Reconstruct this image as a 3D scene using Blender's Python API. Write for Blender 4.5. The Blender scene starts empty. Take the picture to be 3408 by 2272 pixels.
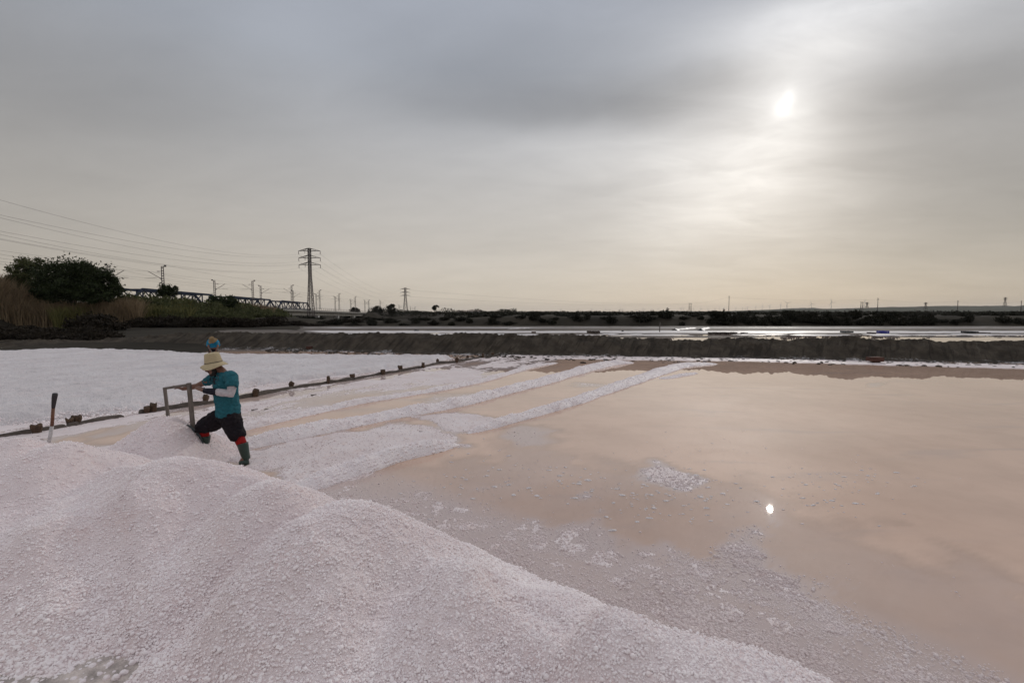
import bpy, bmesh, math, random
import numpy as np
from mathutils import Vector, Matrix
from mathutils.bvhtree import BVHTree
random.seed(7); RNG = np.random.default_rng(7)
sc = bpy.context.scene
COL = sc.collection

# ------------------------------------------------------------------ camera
H = 2.30; F = 16.0/36.0*3408; PITCH = math.atan(96/F)
cam_d = bpy.data.cameras.new('camera'); cam = bpy.data.objects.new('camera', cam_d); COL.objects.link(cam)
cam_d.lens = 16; cam_d.sensor_width = 36; cam_d.clip_start = 0.05; cam_d.clip_end = 40000
cam.location = (0, 0, H); cam.rotation_euler = (math.pi/2-PITCH, 0, 0)
sc.camera = cam
CP, SP = math.cos(PITCH), math.sin(PITCH)
def ray(px, py):
    u = (px-1704)/F; v = -(py-1136)/F
    return (u, CP+SP*v, -SP+CP*v)
def G(px, py, z=0.0):
    """point at height z seen at a position measured in the photograph"""
    r = ray(px, py); t = (z-H)/r[2]
    return (r[0]*t, r[1]*t, z)
def P(px, py, d):
    """point at forward distance d"""
    r = ray(px, py); t = d/r[1]
    return (r[0]*t, d, H+r[2]*t)
def azel(px, py):
    r = Vector(ray(px, py)).normalized()
    return math.atan2(r.x, r.y), math.asin(r.z)

# ------------------------------------------------------------------ node helpers
class E:
    """scalar node expression"""
    def __init__(s, nt, sock): s.nt, s.s = nt, sock
    def _m(s, op, *o):
        n = s.nt.nodes.new('ShaderNodeMath'); n.operation = op
        s.nt.links.new(s.s, n.inputs[0])
        for i, x in enumerate(o):
            if isinstance(x, E): s.nt.links.new(x.s, n.inputs[i+1])
            else: n.inputs[i+1].default_value = x
        return E(s.nt, n.outputs[0])
    def __add__(s, o): return s._m('ADD', o)
    def __sub__(s, o): return s._m('SUBTRACT', o)
    def __mul__(s, o): return s._m('MULTIPLY', o)
    def __truediv__(s, o): return s._m('DIVIDE', o)
    __radd__ = __add__; __rmul__ = __mul__
    def exp(s): return s._m('EXPONENT')
    def max(s, o): return s._m('MAXIMUM', o)
    def min(s, o): return s._m('MINIMUM', o)
    def pow(s, o): return s._m('POWER', o)
    def mapr(s, a, b, c=0, d=1, smooth=True):
        n = s.nt.nodes.new('ShaderNodeMapRange'); s.nt.links.new(s.s, n.inputs['Value'])
        if smooth: n.interpolation_type = 'SMOOTHSTEP'
        for k, v in (('From Min', a), ('From Max', b), ('To Min', c), ('To Max', d)): n.inputs[k].default_value = v
        return E(s.nt, n.outputs[0])
def lk(nt, a, b): nt.links.new(a.s if isinstance(a, E) else a, b)
def noise(nt, vec, scale, detail=4, rough=.55, dist=0.0):
    n = nt.nodes.new('ShaderNodeTexNoise'); n.inputs['Scale'].default_value = scale
    n.inputs['Detail'].default_value = detail; n.inputs['Roughness'].default_value = rough
    n.inputs['Distortion'].default_value = dist
    if vec is not None: lk(nt, vec, n.inputs['Vector'])
    return E(nt, n.outputs['Fac'])
def comb(nt, x, y, z):
    n = nt.nodes.new('ShaderNodeCombineXYZ')
    for i, v in enumerate((x, y, z)):
        if isinstance(v, E): lk(nt, v, n.inputs[i])
        else: n.inputs[i].default_value = v
    return n.outputs[0]
def mixc(nt, fac, a, b):
    n = nt.nodes.new('ShaderNodeMix'); n.data_type = 'RGBA'
    if isinstance(fac, E): lk(nt, fac, n.inputs[0])
    else: n.inputs[0].default_value = fac
    for k, v in ((6, a), (7, b)):
        if isinstance(v, tuple): n.inputs[k].default_value = (*v[:3], 1)
        else: lk(nt, v, n.inputs[k])
    return n.outputs[2]
def ramp(nt, fac, stops):
    n = nt.nodes.new('ShaderNodeValToRGB'); lk(nt, fac, n.inputs[0])
    el = n.color_ramp.elements
    while len(el) < len(stops): el.new(0.5)
    for e, (p, c) in zip(el, stops): e.position = p; e.color = (*c, 1)
    return n.outputs[0]

# ------------------------------------------------------------------ world: overcast sky
SUN_PX = (2612, 350)
SAZ, SEL = azel(*SUN_PX)
w = bpy.data.worlds.new('World'); sc.world = w; w.use_nodes = True
nt = w.node_tree; nt.nodes.clear()
tc = nt.nodes.new('ShaderNodeTexCoord')
sx = nt.nodes.new('ShaderNodeSeparateXYZ'); nt.links.new(tc.outputs['Generated'], sx.inputs[0])
X, Y, Z = (E(nt, sx.outputs[i]) for i in range(3))
AZ = X._m('ARCTAN2', Y)
EL = Z._m('ARCSINE')
zz = Z.max(0.0) + 0.16
cu, cv = X/zz, Y/zz                                   # cloud deck seen in perspective
big = noise(nt, comb(nt, cu*0.55, cv*0.9, 3.0), 0.9, 5, .55, .4)
fine = noise(nt, comb(nt, cu*0.8, cv*1.5, 9.0), 2.6, 6, .6, .6)
streak = noise(nt, comb(nt, cu*0.5-cv*0.35, cv*2.2+cu*1.2, 5.0), 2.2, 5, .6, .3)
wob = (noise(nt, comb(nt, cu, cv, 1.0), 1.3, 3, .5) - 0.5)
AZw = AZ + wob*0.16; ELw = EL + wob*0.10
def g(px, py, wx, wy, warp=True, tilt=0.0):
    a, e = azel(px, py)
    A, B = (AZw, ELw) if warp else (AZ, EL)
    da, de = A - a, B - e
    if tilt:
        c, s = math.cos(tilt), math.sin(tilt)
        da, de = da*c + de*s, de*c - da*s
    return ((da*(F/wx)).pow(2)*-1.0 + (de*(F/wy)).pow(2)*-1.0).exp()
base = ramp(nt, EL*(1/1.5708), [
    (0.00, (.545, .480, .400)), (0.045, (.530, .475, .410)), (0.12, (.480, .450, .415)),
    (0.20, (.405, .398, .396)), (0.30, (.325, .342, .378)), (0.38, (.335, .358, .410)), (0.55, (.52, .53, .56)), (0.80, (.70, .69, .70)), (1.0, (.74, .73, .74))])
lum = (big-0.5)*0.26 + (fine-0.5)*0.16 + (streak-0.5)*0.06 + 1.0
lum = lum*(g(2200, 322, 560, 66)*-0.34 + 1.0)         # dark cloud bank left of the sun
lum = lum*(g(1560, 300, 420, 110)*-0.12 + 1.0)
lum = lum*(g(1750, 160, 380, 110)*-0.10 + 1.0)
lum = lum*(g(250, 260, 700, 120)*-0.16 + 1.0)
lum = lum*(g(1000, 150, 260, 120)*0.10 + 1.0)
lum = lum*(g(-150, 620, 620, 420)*-0.26 + 1.0)
lum = lum*(g(3350, 690, 560, 270)*-0.40 + 1.0)        # grey bank at the right
lum = lum*(g(2960, 340, 360, 56)*-0.26 + 1.0)
lum = lum*(g(2950, 500, 300, 110)*-0.16 + 1.0)
lum = lum*(g(1500, 470, 900, 90)*0.08 + 1.0)
glow = g(2600, 480, 800, 620)*0.03 + g(2690, 150, 210, 100)*0.25 + g(2900, 90, 420, 120)*0.12 + g(2640, 30, 300, 60)*0.07
glow = glow + g(2430, 560, 250, 150)*0.24 + g(2420, 700, 340, 160)*0.12 + g(2050, 520, 420, 80)*0.07 + g(2560, 430, 90, 110)*0.10
glow = glow*((streak-0.5)*0.5 + (fine-0.5)*1.1 + 1.0)
core = g(SUN_PX[0]-4, SUN_PX[1]+4, 70, 64, False)*0.10 + g(SUN_PX[0]-10, SUN_PX[1]+8, 22, 19, False)*0.22 + g(SUN_PX[0]+14, SUN_PX[1]-24, 15, 22, False)*0.18 + g(SUN_PX[0]-6, SUN_PX[1]+62, 70, 16)*0.08
basel = nt.nodes.new('ShaderNodeVectorMath'); basel.operation = 'SCALE'
lk(nt, base, basel.inputs[0]); lk(nt, lum.max(0.15), basel.inputs['Scale'])
gl = nt.nodes.new('ShaderNodeVectorMath'); gl.operation = 'SCALE'; gl.inputs[0].default_value = (1.0, .975, .93); lk(nt, glow, gl.inputs['Scale'])
co = nt.nodes.new('ShaderNodeVectorMath'); co.operation = 'SCALE'; co.inputs[0].default_value = (1.0, .99, .95); lk(nt, core, co.inputs['Scale'])
a1 = nt.nodes.new('ShaderNodeVectorMath'); a1.operation = 'ADD'; lk(nt, basel.outputs[0], a1.inputs[0]); lk(nt, gl.outputs[0], a1.inputs[1])
a2 = nt.nodes.new('ShaderNodeVectorMath'); a2.operation = 'ADD'; lk(nt, a1.outputs[0], a2.inputs[0]); lk(nt, co.outputs[0], a2.inputs[1])
bg1 = nt.nodes.new('ShaderNodeBackground'); lk(nt, a2.outputs[0], bg1.inputs[0]); bg1.inputs[1].default_value = 1.0
sky = nt.nodes.new('ShaderNodeTexSky'); sky.sky_type = 'NISHITA'; sky.sun_disc = False
sky.sun_elevation = SEL; sky.sun_rotation = SAZ
bg2 = nt.nodes.new('ShaderNodeBackground'); lk(nt, sky.outputs[0], bg2.inputs[0]); bg2.inputs[1].default_value = 0.08
mx = nt.nodes.new('ShaderNodeMixShader'); mx.inputs[0].default_value = 0.06
lk(nt, bg1.outputs[0], mx.inputs[1]); lk(nt, bg2.outputs[0], mx.inputs[2])
wo = nt.nodes.new('ShaderNodeOutputWorld'); lk(nt, mx.outputs[0], wo.inputs[0])

# ------------------------------------------------------------------ sun (a veiled small disc behind thin cloud)
sd = bpy.data.lights.new('sun', 'SUN'); so = bpy.data.objects.new('sun', sd); COL.objects.link(so)
sd.energy = 0.5; sd.angle = math.radians(0.53); sd.color = (1.0, .95, .87)
sdir = Vector(ray(*SUN_PX)).normalized()
so.rotation_euler = sdir.to_track_quat('Z', 'Y').to_euler(); so.location = (0, 0, 60)

sc.view_settings.view_transform = 'Standard'; sc.view_settings.look = 'None'
sc.view_settings.exposure = 0.2; sc.view_settings.gamma = 1.0; sc.view_settings.use_curve_mapping = False
sc.render.engine = 'CYCLES'
sc.cycles.max_bounces = 6; sc.cycles.transparent_max_bounces = 12; sc.cycles.caustics_reflective = False; sc.cycles.caustics_refractive = False
sc.cycles.use_denoising = True

# ------------------------------------------------------------------ numpy helpers
TAB = RNG.random((256, 256))
def vn(x, y, seed=0):
    x = np.asarray(x, float)+seed*17.37; y = np.asarray(y, float)+seed*41.11
    xi = np.floor(x).astype(int); yi = np.floor(y).astype(int)
    fx = x-xi; fy = y-yi; fx = fx*fx*(3-2*fx); fy = fy*fy*(3-2*fy)
    a = TAB[xi & 255, yi & 255]; b = TAB[(xi+1) & 255, yi & 255]; c = TAB[xi & 255, (yi+1) & 255]; d = TAB[(xi+1) & 255, (yi+1) & 255]
    return (a*(1-fx)+b*fx)*(1-fy)+(c*(1-fx)+d*fx)*fy - 0.5
def fbm(x, y, octv=4, seed=0, gain=.5):
    s = 0; a = 1; f = 1.0
    for i in range(octv):
        s = s+a*vn(x*f, y*f, seed+i*3); a *= gain; f *= 2.03
    return s
def sstep(a, b, x):
    t = np.clip((x-a)/(b-a), 0, 1); return t*t*(3-2*t)
def sdf_poly(x, y, pts):
    """signed distance, positive inside"""
    d = np.full(x.shape, 1e9); inside = np.zeros(x.shape, bool)
    n = len(pts)
    for i in range(n):
        ax, ay = pts[i][:2]; bx, by = pts[(i+1) % n][:2]
        ex, ey = bx-ax, by-ay; L = ex*ex+ey*ey+1e-12
        t = np.clip(((x-ax)*ex+(y-ay)*ey)/L, 0, 1)
        d = np.minimum(d, (x-ax-t*ex)**2+(y-ay-t*ey)**2)
        c = ((ay > y) != (by > y)) & (x < (bx-ax)*(y-ay)/((by-ay) if abs(by-ay) > 1e-9 else 1e-9)+ax)
        inside ^= c
    d = np.sqrt(d); return np.where(inside, d, -d)
def polyline_dist(x, y, pts):
    """distance to a polyline, arc parameter in point index, side"""
    d = np.full(x.shape, 1e9); par = np.zeros(x.shape); side = np.zeros(x.shape)
    for i in range(len(pts)-1):
        ax, ay = pts[i][:2]; bx, by = pts[i+1][:2]
        ex, ey = bx-ax, by-ay; L = ex*ex+ey*ey+1e-12
        t = np.clip(((x-ax)*ex+(y-ay)*ey)/L, 0, 1)
        dd = np.sqrt((x-ax-t*ex)**2+(y-ay-t*ey)**2)
        m = dd < d
        d = np.where(m, dd, d); par = np.where(m, i+t, par); side = np.where(m, np.sign(ex*(y-ay)-ey*(x-ax)), side)
    return d, par, side
def resample(pts, step):
    pts = np.asarray(pts, float); seg = np.linalg.norm(np.diff(pts, axis=0), axis=1); s = np.r_[0, np.cumsum(seg)]
    n = max(2, int(s[-1]/step)+1); t = np.linspace(0, s[-1], n)
    out = np.stack([np.interp(t, s, pts[:, k]) for k in range(pts.shape[1])], 1)
    k = max(1, int(0.35/step))
    if n > 4*k:
        for _ in range(2):
            pad = np.pad(out, ((k, k), (0, 0)), mode='edge'); cs = np.cumsum(np.vstack([np.zeros((1, out.shape[1])), pad]), axis=0)
            sm = (cs[2*k+1:]-cs[:-2*k-1])/(2*k+1); sm[0] = out[0]; sm[-1] = out[-1]; out = sm
    return out, t
def mesh_np(name, verts, faces=None, loops=None, smooth=True):
    """faces: (n,k) int array of one arity"""
    me = bpy.data.meshes.new(name); verts = np.asarray(verts, np.float32)
    me.vertices.add(len(verts)); me.vertices.foreach_set('co', verts.ravel())
    if faces is not None and len(faces):
        faces = np.asarray(faces, np.int32); k = faces.shape[1]
        me.loops.add(faces.size); me.loops.foreach_set('vertex_index', faces.ravel())
        me.polygons.add(len(faces)); me.polygons.foreach_set('loop_start', np.arange(0, faces.size, k, dtype=np.int32))
        me.polygons.foreach_set('loop_total', np.full(len(faces), k, np.int32))
        if smooth: me.polygons.foreach_set('use_smooth', np.ones(len(faces), bool))
    me.update(); me.validate(); return me
def grid_faces(nr, nc, mask=None, wrap=False):
    i = np.arange(nr*nc).reshape(nr, nc)
    if wrap: i = np.concatenate([i, i[:, :1]], 1)
    f = np.stack([i[:-1, :-1], i[:-1, 1:], i[1:, 1:], i[1:, :-1]], -1)
    if mask is not None:
        m = mask[:-1, :-1] | mask[:-1, 1:] | mask[1:, 1:] | mask[1:, :-1]
        f = f[m]
    return f.reshape(-1, 4)
def attr(me, name, vals):
    a = me.attributes.new(name, 'FLOAT', 'POINT'); a.data.foreach_set('value', np.asarray(vals, np.float32).ravel())
def compact(v, f):
    used = np.unique(f); m = np.full(len(v), -1); m[used] = np.arange(len(used)); return v[used], m[f], used

class MB:
    """collects boxes, bars, tubes into one mesh"""
    def __init__(s): s.v = []; s.f = []
    def add(s, v, f):
        o = len(s.v); s.v.extend([tuple(map(float, p)) for p in v]); s.f.extend([tuple(int(i)+o for i in q) for q in f]); return s
    def box(s, c, size, rz=0.0, M=None, jit=0.0):
        hx, hy, hz = (k/2 for k in size); vs = []
        for z in (-hz, hz):
            for (x, y) in ((-hx, -hy), (hx, -hy), (hx, hy), (-hx, hy)):
                p = Vector((x+random.uniform(-jit, jit), y+random.uniform(-jit, jit), z+random.uniform(-jit, jit)))
                if M is not None: p = M @ p
                elif rz: p = Matrix.Rotation(rz, 3, 'Z') @ p
                vs.append(p+Vector(c))
        return s.add(vs, [(3, 2, 1, 0), (4, 5, 6, 7), (0, 1, 5, 4), (1, 2, 6, 5), (2, 3, 7, 6), (3, 0, 4, 7)])
    def bar(s, a, b, w, h=None, n=4, w2=None):
        a, b = Vector(a), Vector(b); t = (b-a)
        if t.length < 1e-6: return s
        t.normalize(); up = Vector((0, 0, 1)) if abs(t.z) < .95 else Vector((0, 1, 0))
        u = t.cross(up).normalized(); v = u.cross(t); h = h or w; w2 = w2 or w; vs = []
        for p, ww in ((a, w), (b, w2)):
            for k in range(n):
                an = 2*math.pi*(k+.5)/n; sc_ = (1/math.cos(math.pi/n)) if n == 4 else 1
                vs.append(p+u*math.cos(an)*ww/2*sc_+v*math.sin(an)*(h*ww/w)/2*sc_)
        fs = [(k, (k+1) % n, n+(k+1) % n, n+k) for k in range(n)]+[tuple(range(n-1, -1, -1)), tuple(range(n, 2*n))]
        return s.add(vs, fs)
    def tube(s, pts, rad, n=6, side=None):
        """rad: number, list of numbers or of (ra, rb); side fixes the ra axis"""
        pts = [Vector(p) for p in pts]; N = len(pts); rings = []
        if not isinstance(rad, (list, tuple)): rad = [rad]*N
        pu = None; vs = []
        for i, p in enumerate(pts):
            t = (pts[min(i+1, N-1)]-pts[max(i-1, 0)]).normalized()
            if side is not None: u = Vector(side)
            elif pu is not None: u = pu
            else: u = Vector((0, 0, 1)).cross(t) if abs(t.z) < .9 else Vector((1, 0, 0))
            u = (u-t*u.dot(t)).normalized(); pu = u; v = t.cross(u)
            ra, rb = rad[i] if isinstance(rad[i], (tuple, list)) else (rad[i], rad[i])
            for k in range(n):
                an = 2*math.pi*k/n; vs.append(p+u*math.cos(an)*ra+v*math.sin(an)*rb)
        fs = []
        for i in range(N-1):
            for k in range(n):
                fs.append((i*n+k, i*n+(k+1) % n, (i+1)*n+(k+1) % n, (i+1)*n+k))
        fs += [tuple(range(n-1, -1, -1)), tuple((N-1)*n+k for k in range(n))]
        return s.add(vs, fs)
    def ball(s, c, r, n=10, m=7, M=None):
        r = r if isinstance(r, (tuple, list)) else (r, r, r); vs = []; fs = []
        for i in range(m+1):
            th = math.pi*i/m
            for k in range(n):
                ph = 2*math.pi*k/n
                p = Vector((r[0]*math.sin(th)*math.cos(ph), r[1]*math.sin(th)*math.sin(ph), r[2]*math.cos(th)))
                if M is not None: p = M @ p
                vs.append(p+Vector(c))
        for i in range(m):
            for k in range(n): fs.append((i*n+k, (i+1)*n+k, (i+1)*n+(k+1) % n, i*n+(k+1) % n))
        return s.add(vs, fs)
    def mesh(s, name, smooth=False):
        me = bpy.data.meshes.new(name); me.from_pydata(s.v, [], s.f); me.update()
        if smooth:
            me.polygons.foreach_set('use_smooth', np.ones(len(me.polygons), bool))
        return me
    def build(s, name, mat, parent=None, smooth=False):
        return link(name, s.mesh(name, smooth), mat, parent)
def link(name, me, mat=None, parent=None, loc=None):
    o = bpy.data.objects.new(name, me); COL.objects.link(o)
    if mat is not None and me is not None and not me.materials: me.materials.append(mat)
    if parent is not None:
        o.parent = parent
        bring = Vector(parent_origin(parent))
        if me is not None and bring.length > 0: me.transform(Matrix.Translation(-bring))
    if loc is not None: o.location = loc
    return o
def parent_origin(p):
    v = Vector((0, 0, 0))
    while p is not None: v += p.location; p = p.parent
    return v
def tag(o, label=None, cat=None, group=None, kind=None):
    for k, v in (('label', label), ('category', cat), ('group', group), ('kind', kind)):
        if v: o[k] = v
    return o
def empty(name, loc, label, cat, group=None):
    """parts are modelled in world coordinates; link() shifts them to the thing's base"""
    o = bpy.data.objects.new(name, None); COL.objects.link(o); o.location = loc; o.empty_display_size = .2
    return tag(o, label, cat, group)
def structure(name, me, mat): return tag(link(name, me, mat), kind='structure')
def copy_tree(o, parent=None):
    c = o.copy(); COL.objects.link(c)
    if parent is not None: c.parent = parent
    for ch in list(o.children): copy_tree(ch, c)
    return c
def remesh(mb, name, voxel, smooth_it=4, fac=.5):
    o = bpy.data.objects.new('tmp', mb.mesh('tmp')); COL.objects.link(o)
    m = o.modifiers.new('r', 'REMESH'); m.mode = 'VOXEL'; m.voxel_size = voxel; m.use_smooth_shade = True
    if smooth_it:
        s = o.modifiers.new('s', 'SMOOTH'); s.iterations = smooth_it; s.factor = fac
    dg = bpy.context.evaluated_depsgraph_get()
    me = bpy.data.meshes.new_from_object(o.evaluated_get(dg)); me.name = name
    bpy.data.objects.remove(o); return me

# ------------------------------------------------------------------ materials
def mat_new(name):
    m = bpy.data.materials.new(name); m.use_nodes = True; nt = m.node_tree
    b = nt.nodes['Principled BSDF']; return m, nt, b
def objco(nt):
    t = nt.nodes.new('ShaderNodeTexCoord'); return t.outputs['Object']
def pos(nt): return nt.nodes.new('ShaderNodeNewGeometry').outputs['Position']
def bump(nt, b, h, dist, strength=1.0):
    n = nt.nodes.new('ShaderNodeBump'); n.inputs['Strength'].default_value = strength; n.inputs['Distance'].default_value = dist
    lk(nt, h, n.inputs['Height']); lk(nt, n.outputs[0], b.inputs['Normal'])
def simple(name, c, rough=.7, var=.25, scale=8, metal=0, bumpd=0.0, bscale=40, spec=.5):
    m, nt, b = mat_new(name); p = pos(nt)
    n = noise(nt, p, scale, 5, .6)
    lk(nt, mixc(nt, n.mapr(.25, .75), tuple(k*(1-var) for k in c), tuple(min(1, k*(1+var)) for k in c)), b.inputs['Base Color'])
    b.inputs['Roughness'].default_value = rough; b.inputs['Metallic'].default_value = metal; b.inputs['Specular IOR Level'].default_value = spec
    if bumpd: bump(nt, b, noise(nt, p, bscale, 4, .6), bumpd)
    return m
def salt_mat(name, lo, hi, grain=70, bd=.012, patch=1.2, pink=(.74, .60, .58), pinkamt=.5):
    m, nt, b = mat_new(name); p = pos(nt)
    n1 = noise(nt, p, patch, 5, .6); n2 = noise(nt, p, grain, 3, .7)
    vo = nt.nodes.new('ShaderNodeTexVoronoi'); vo.inputs['Scale'].default_value = grain; lk(nt, p, vo.inputs['Vector'])
    vd = E(nt, vo.outputs['Distance'])
    c = mixc(nt, n1.mapr(.3, .7), lo, hi)
    n3 = noise(nt, p, patch*4, 4, .7)
    c = mixc(nt, n3.mapr(.5, .78)*pinkamt, c, pink)
    c = mixc(nt, n2.mapr(.35, .75)*.35, c, tuple(min(1, k*1.12) for k in hi))
    lk(nt, c, b.inputs['Base Color']); b.inputs['Roughness'].default_value = .55; b.inputs['Specular IOR Level'].default_value = .35
    bump(nt, b, n2*.6-vd*.7, bd)
    return m
M = {}
M['salt_pile'] = salt_mat('salt_pile', (.76, .64, .64), (.84, .745, .745), 130, .006, 1.0, (.74, .56, .54), .7)  # pinker, darker than the grains: shadow tint of the gaps put into the colour
M['salt_ridge'] = salt_mat('salt_ridge', (.79, .71, .72), (.87, .80, .80), 60, .012, 1.5, (.76, .62, .61), .5)
M['salt_flat'] = salt_mat('salt_flat', (.64, .585, .59), (.75, .705, .715), 32, .03, .7, (.72, .60, .59), .75)
M['salt_grain'] = salt_mat('salt_grain', (.85, .765, .775), (.93, .86, .86), 40, .004, 1.4, (.80, .66, .64), .6)
M['pond_grain'] = salt_mat('pond_grain', (.60, .505, .495), (.72, .63, .62), 40, .004, 1.4, (.58, .44, .41), .6)
M['bed'] = salt_mat('bed', (.68, .58, .575), (.78, .70, .70), 55, .006, 1.3, (.62, .44, .38), .7)

def water_mat(name, mud, murk=1.0):
    m, nt, b = mat_new(name); p = pos(nt)
    at = nt.nodes.new('ShaderNodeAttribute'); at.attribute_name = 'depth'
    dep = E(nt, at.outputs['Fac'])
    n1 = noise(nt, p, .45, 4, .55); n2 = noise(nt, p, 2.0, 4, .6)
    mp = nt.nodes.new('ShaderNodeMapping'); mp.inputs['Rotation'].default_value = (0, 0, .35); mp.inputs['Scale'].default_value = (.25, 1.2, 1); lk(nt, p, mp.inputs[0])
    n3 = noise(nt, mp.outputs[0], 1.1, 4, .55, .5)
    c = mixc(nt, n1.mapr(.3, .7), mud, tuple(k*1.16 for k in mud))
    c = mixc(nt, n3.mapr(.55, .75)*.5, c, (.58, .46, .42))
    c = mixc(nt, n2.mapr(.4, .7)*.15, c, (.50, .32, .24))
    c = mixc(nt, dep.mapr(.004, .034), (.84, .70, .675), c)
    df = nt.nodes.new('ShaderNodeBsdfDiffuse'); lk(nt, c, df.inputs[0])
    tr = nt.nodes.new('ShaderNodeBsdfTransparent'); tr.inputs[0].default_value = (.985, .95, .935, 1)
    gs = nt.nodes.new('ShaderNodeBsdfGlossy'); gs.inputs['Roughness'].default_value = .008; gs.inputs[0].default_value = (.97, .95, .93, 1)
    fr = nt.nodes.new('ShaderNodeFresnel'); fr.inputs['IOR'].default_value = 1.44
    bp = nt.nodes.new('ShaderNodeBump'); bp.inputs['Strength'].default_value = .018; bp.inputs['Distance'].default_value = .02
    lk(nt, noise(nt, p, 1.6, 3, .5)+noise(nt, p, 9.0, 2, .5)*.08, bp.inputs['Height'])
    for s in (gs, fr): lk(nt, bp.outputs[0], s.inputs['Normal'])
    opac = ((dep*(-murk/0.040)).exp()*-1.0+1.0).max(.55).min(.97)
    m1 = nt.nodes.new('ShaderNodeMixShader'); lk(nt, opac, m1.inputs[0]); lk(nt, tr.outputs[0], m1.inputs[1]); lk(nt, df.outputs[0], m1.inputs[2])
    m2 = nt.nodes.new('ShaderNodeMixShader'); lk(nt, fr.outputs[0], m2.inputs[0]); lk(nt, m1.outputs[0], m2.inputs[1]); lk(nt, gs.outputs[0], m2.inputs[2])
    lk(nt, m2.outputs[0], nt.nodes['Material Output'].inputs[0]); return m
M['water'] = water_mat('brine', (.78, .545, .42))
M['water_far'] = water_mat('far_brine', (.42, .34, .30))

def mud_mat():
    m, nt, b = mat_new('mud_bank'); p = pos(nt)
    n1 = noise(nt, p, 1.6, 6, .62); n2 = noise(nt, p, 14, 5, .65); n3 = noise(nt, p, .5, 4, .6)
    c = mixc(nt, n1.mapr(.3, .7), (.040, .032, .025), (.095, .078, .060))
    c = mixc(nt, n2.mapr(.4, .75)*.5, c, (.055, .046, .036))
    sp = nt.nodes.new('ShaderNodeSeparateXYZ'); lk(nt, p, sp.inputs[0]); z = E(nt, sp.outputs[2]); xx_ = E(nt, sp.outputs[0])
    crack = noise(nt, comb(nt, xx_*1.3-z*1.1, z*.35, 2.0), 2.4, 4, .6, .6)
    c = mixc(nt, crack.mapr(.52, .62)*.6, c, (.022, .018, .014))
    c = mixc(nt, crack.mapr(.36, .28)*.5, c, (.13, .115, .095))
    salt = (n2*.6+n1*.5+n3*.5 - z*.9).mapr(.80, .90)*(z.mapr(.18, .40, 1, 0))*.8
    c = mixc(nt, salt, c, (.62, .60, .62))
    lk(nt, c, b.inputs['Base Color']); b.inputs['Roughness'].default_value = .9; b.inputs['Specular IOR Level'].default_value = .2
    bump(nt, b, n2+n1*.7-crack*.8, .09); return m
M['mud'] = mud_mat()
M['dirt'] = simple('dirt', (.105, .085, .066), .95, .4, .6, bumpd=.05, bscale=5, spec=.2)
M['land'] = simple('land', (.032, .027, .020), .95, .5, .08, bumpd=.05, bscale=3, spec=.1)
M['far_mud'] = simple('far_mud', (.10, .080, .066), .7, .4, .7, spec=.3)
M['far_salt'] = simple('far_salt', (.62, .585, .585), .5, .10, .5)
M['bank_soil'] = simple('bank_soil', (.60, .52, .48), .9, .45, 9, bumpd=.03, bscale=45)
M['hill'] = simple('hill', (.075, .080, .062), 1.0, .3, .004, spec=.0)
M['steel_grey'] = simple('galvanised_steel', (.10, .082, .08), .6, .2, 2, metal=.3)
M['steel_blue'] = simple('blue_paint', (.007, .016, .040), .9, .25, 1.5)
M['wire'] = simple('wire', (.05, .05, .055), .6, .1, 1)
M['concrete'] = simple('concrete', (.30, .285, .26), .9, .2, .5)
M['insul'] = simple('insulator', (.06, .05, .05), .4, .2, 3)
M['turbine'] = simple('turbine_white', (.35, .35, .36), .6, .05, .1)
M['bark'] = simple('bark', (.07, .055, .04), .95, .35, 6, bumpd=.02, bscale=20)
def leaf(name, a, b_):
    m, nt, b = mat_new(name); p = pos(nt)
    n = noise(nt, p, .9, 4, .6); n2 = noise(nt, p, 9, 2, .5)
    c = mixc(nt, (n*.6+n2*.4).mapr(.32, .68), a, b_)
    lk(nt, c, b.inputs['Base Color']); b.inputs['Roughness'].default_value = .8; b.inputs['Specular IOR Level'].default_value = .15
    return m
M['leaf_dark'] = leaf('leaf_dark', (.018, .026, .011), (.040, .052, .020))
M['leaf_green'] = leaf('leaf_green', (.050, .060, .024), (.110, .112, .048))
M['leaf_bush'] = leaf('leaf_bush', (.016, .012, .009), (.034, .026, .017))
M['leaf_far'] = leaf('leaf_far', (.013, .013, .009), (.028, .027, .017))
M['reed'] = leaf('reed', (.17, .122, .080), (.29, .215, .130))
M['reed_green'] = leaf('reed_green', (.085, .09, .03), (.18, .155, .06))

def wood_mat(name, a, b_, sx=3, sy=3, sz=40, rough=.85):
    m, nt, b = mat_new(name); oc = objco(nt)
    mp = nt.nodes.new('ShaderNodeMapping'); mp.inputs['Scale'].default_value = (sx, sy, sz); lk(nt, oc, mp.inputs[0])
    n = noise(nt, mp.outputs[0], 3, 5, .65, .4); n2 = noise(nt, oc, 9, 4, .6)
    c = mixc(nt, (n*.7+n2*.3).mapr(.3, .7), a, b_)
    lk(nt, c, b.inputs['Base Color']); b.inputs['Roughness'].default_value = rough; bump(nt, b, n, .01); return m
M['wood_old'] = wood_mat('weathered_plank', (.055, .045, .038), (.17, .145, .125), 2, 2, 14)
M['wood_stake'] = wood_mat('rotten_stake', (.035, .020, .012), (.11, .064, .036), 14, 14, 3)
M['wood_handle'] = wood_mat('grey_handle', (.095, .075, .062), (.20, .17, .15), 40, 40, 3)
M['wood_brown'] = wood_mat('brown_shaft', (.12, .045, .025), (.19, .08, .04), 60, 60, 5, .5)
M['grip'] = simple('black_grip', (.018, .014, .018), .5, .2, 20)
M['shaft_white'] = simple('salted_shaft', (.50, .48, .48), .8, .2, 40)
M['tray'] = simple('tray_steel', (.055, .07, .075), .55, .4, 12, metal=.3, bumpd=.003, bscale=60)
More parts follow.
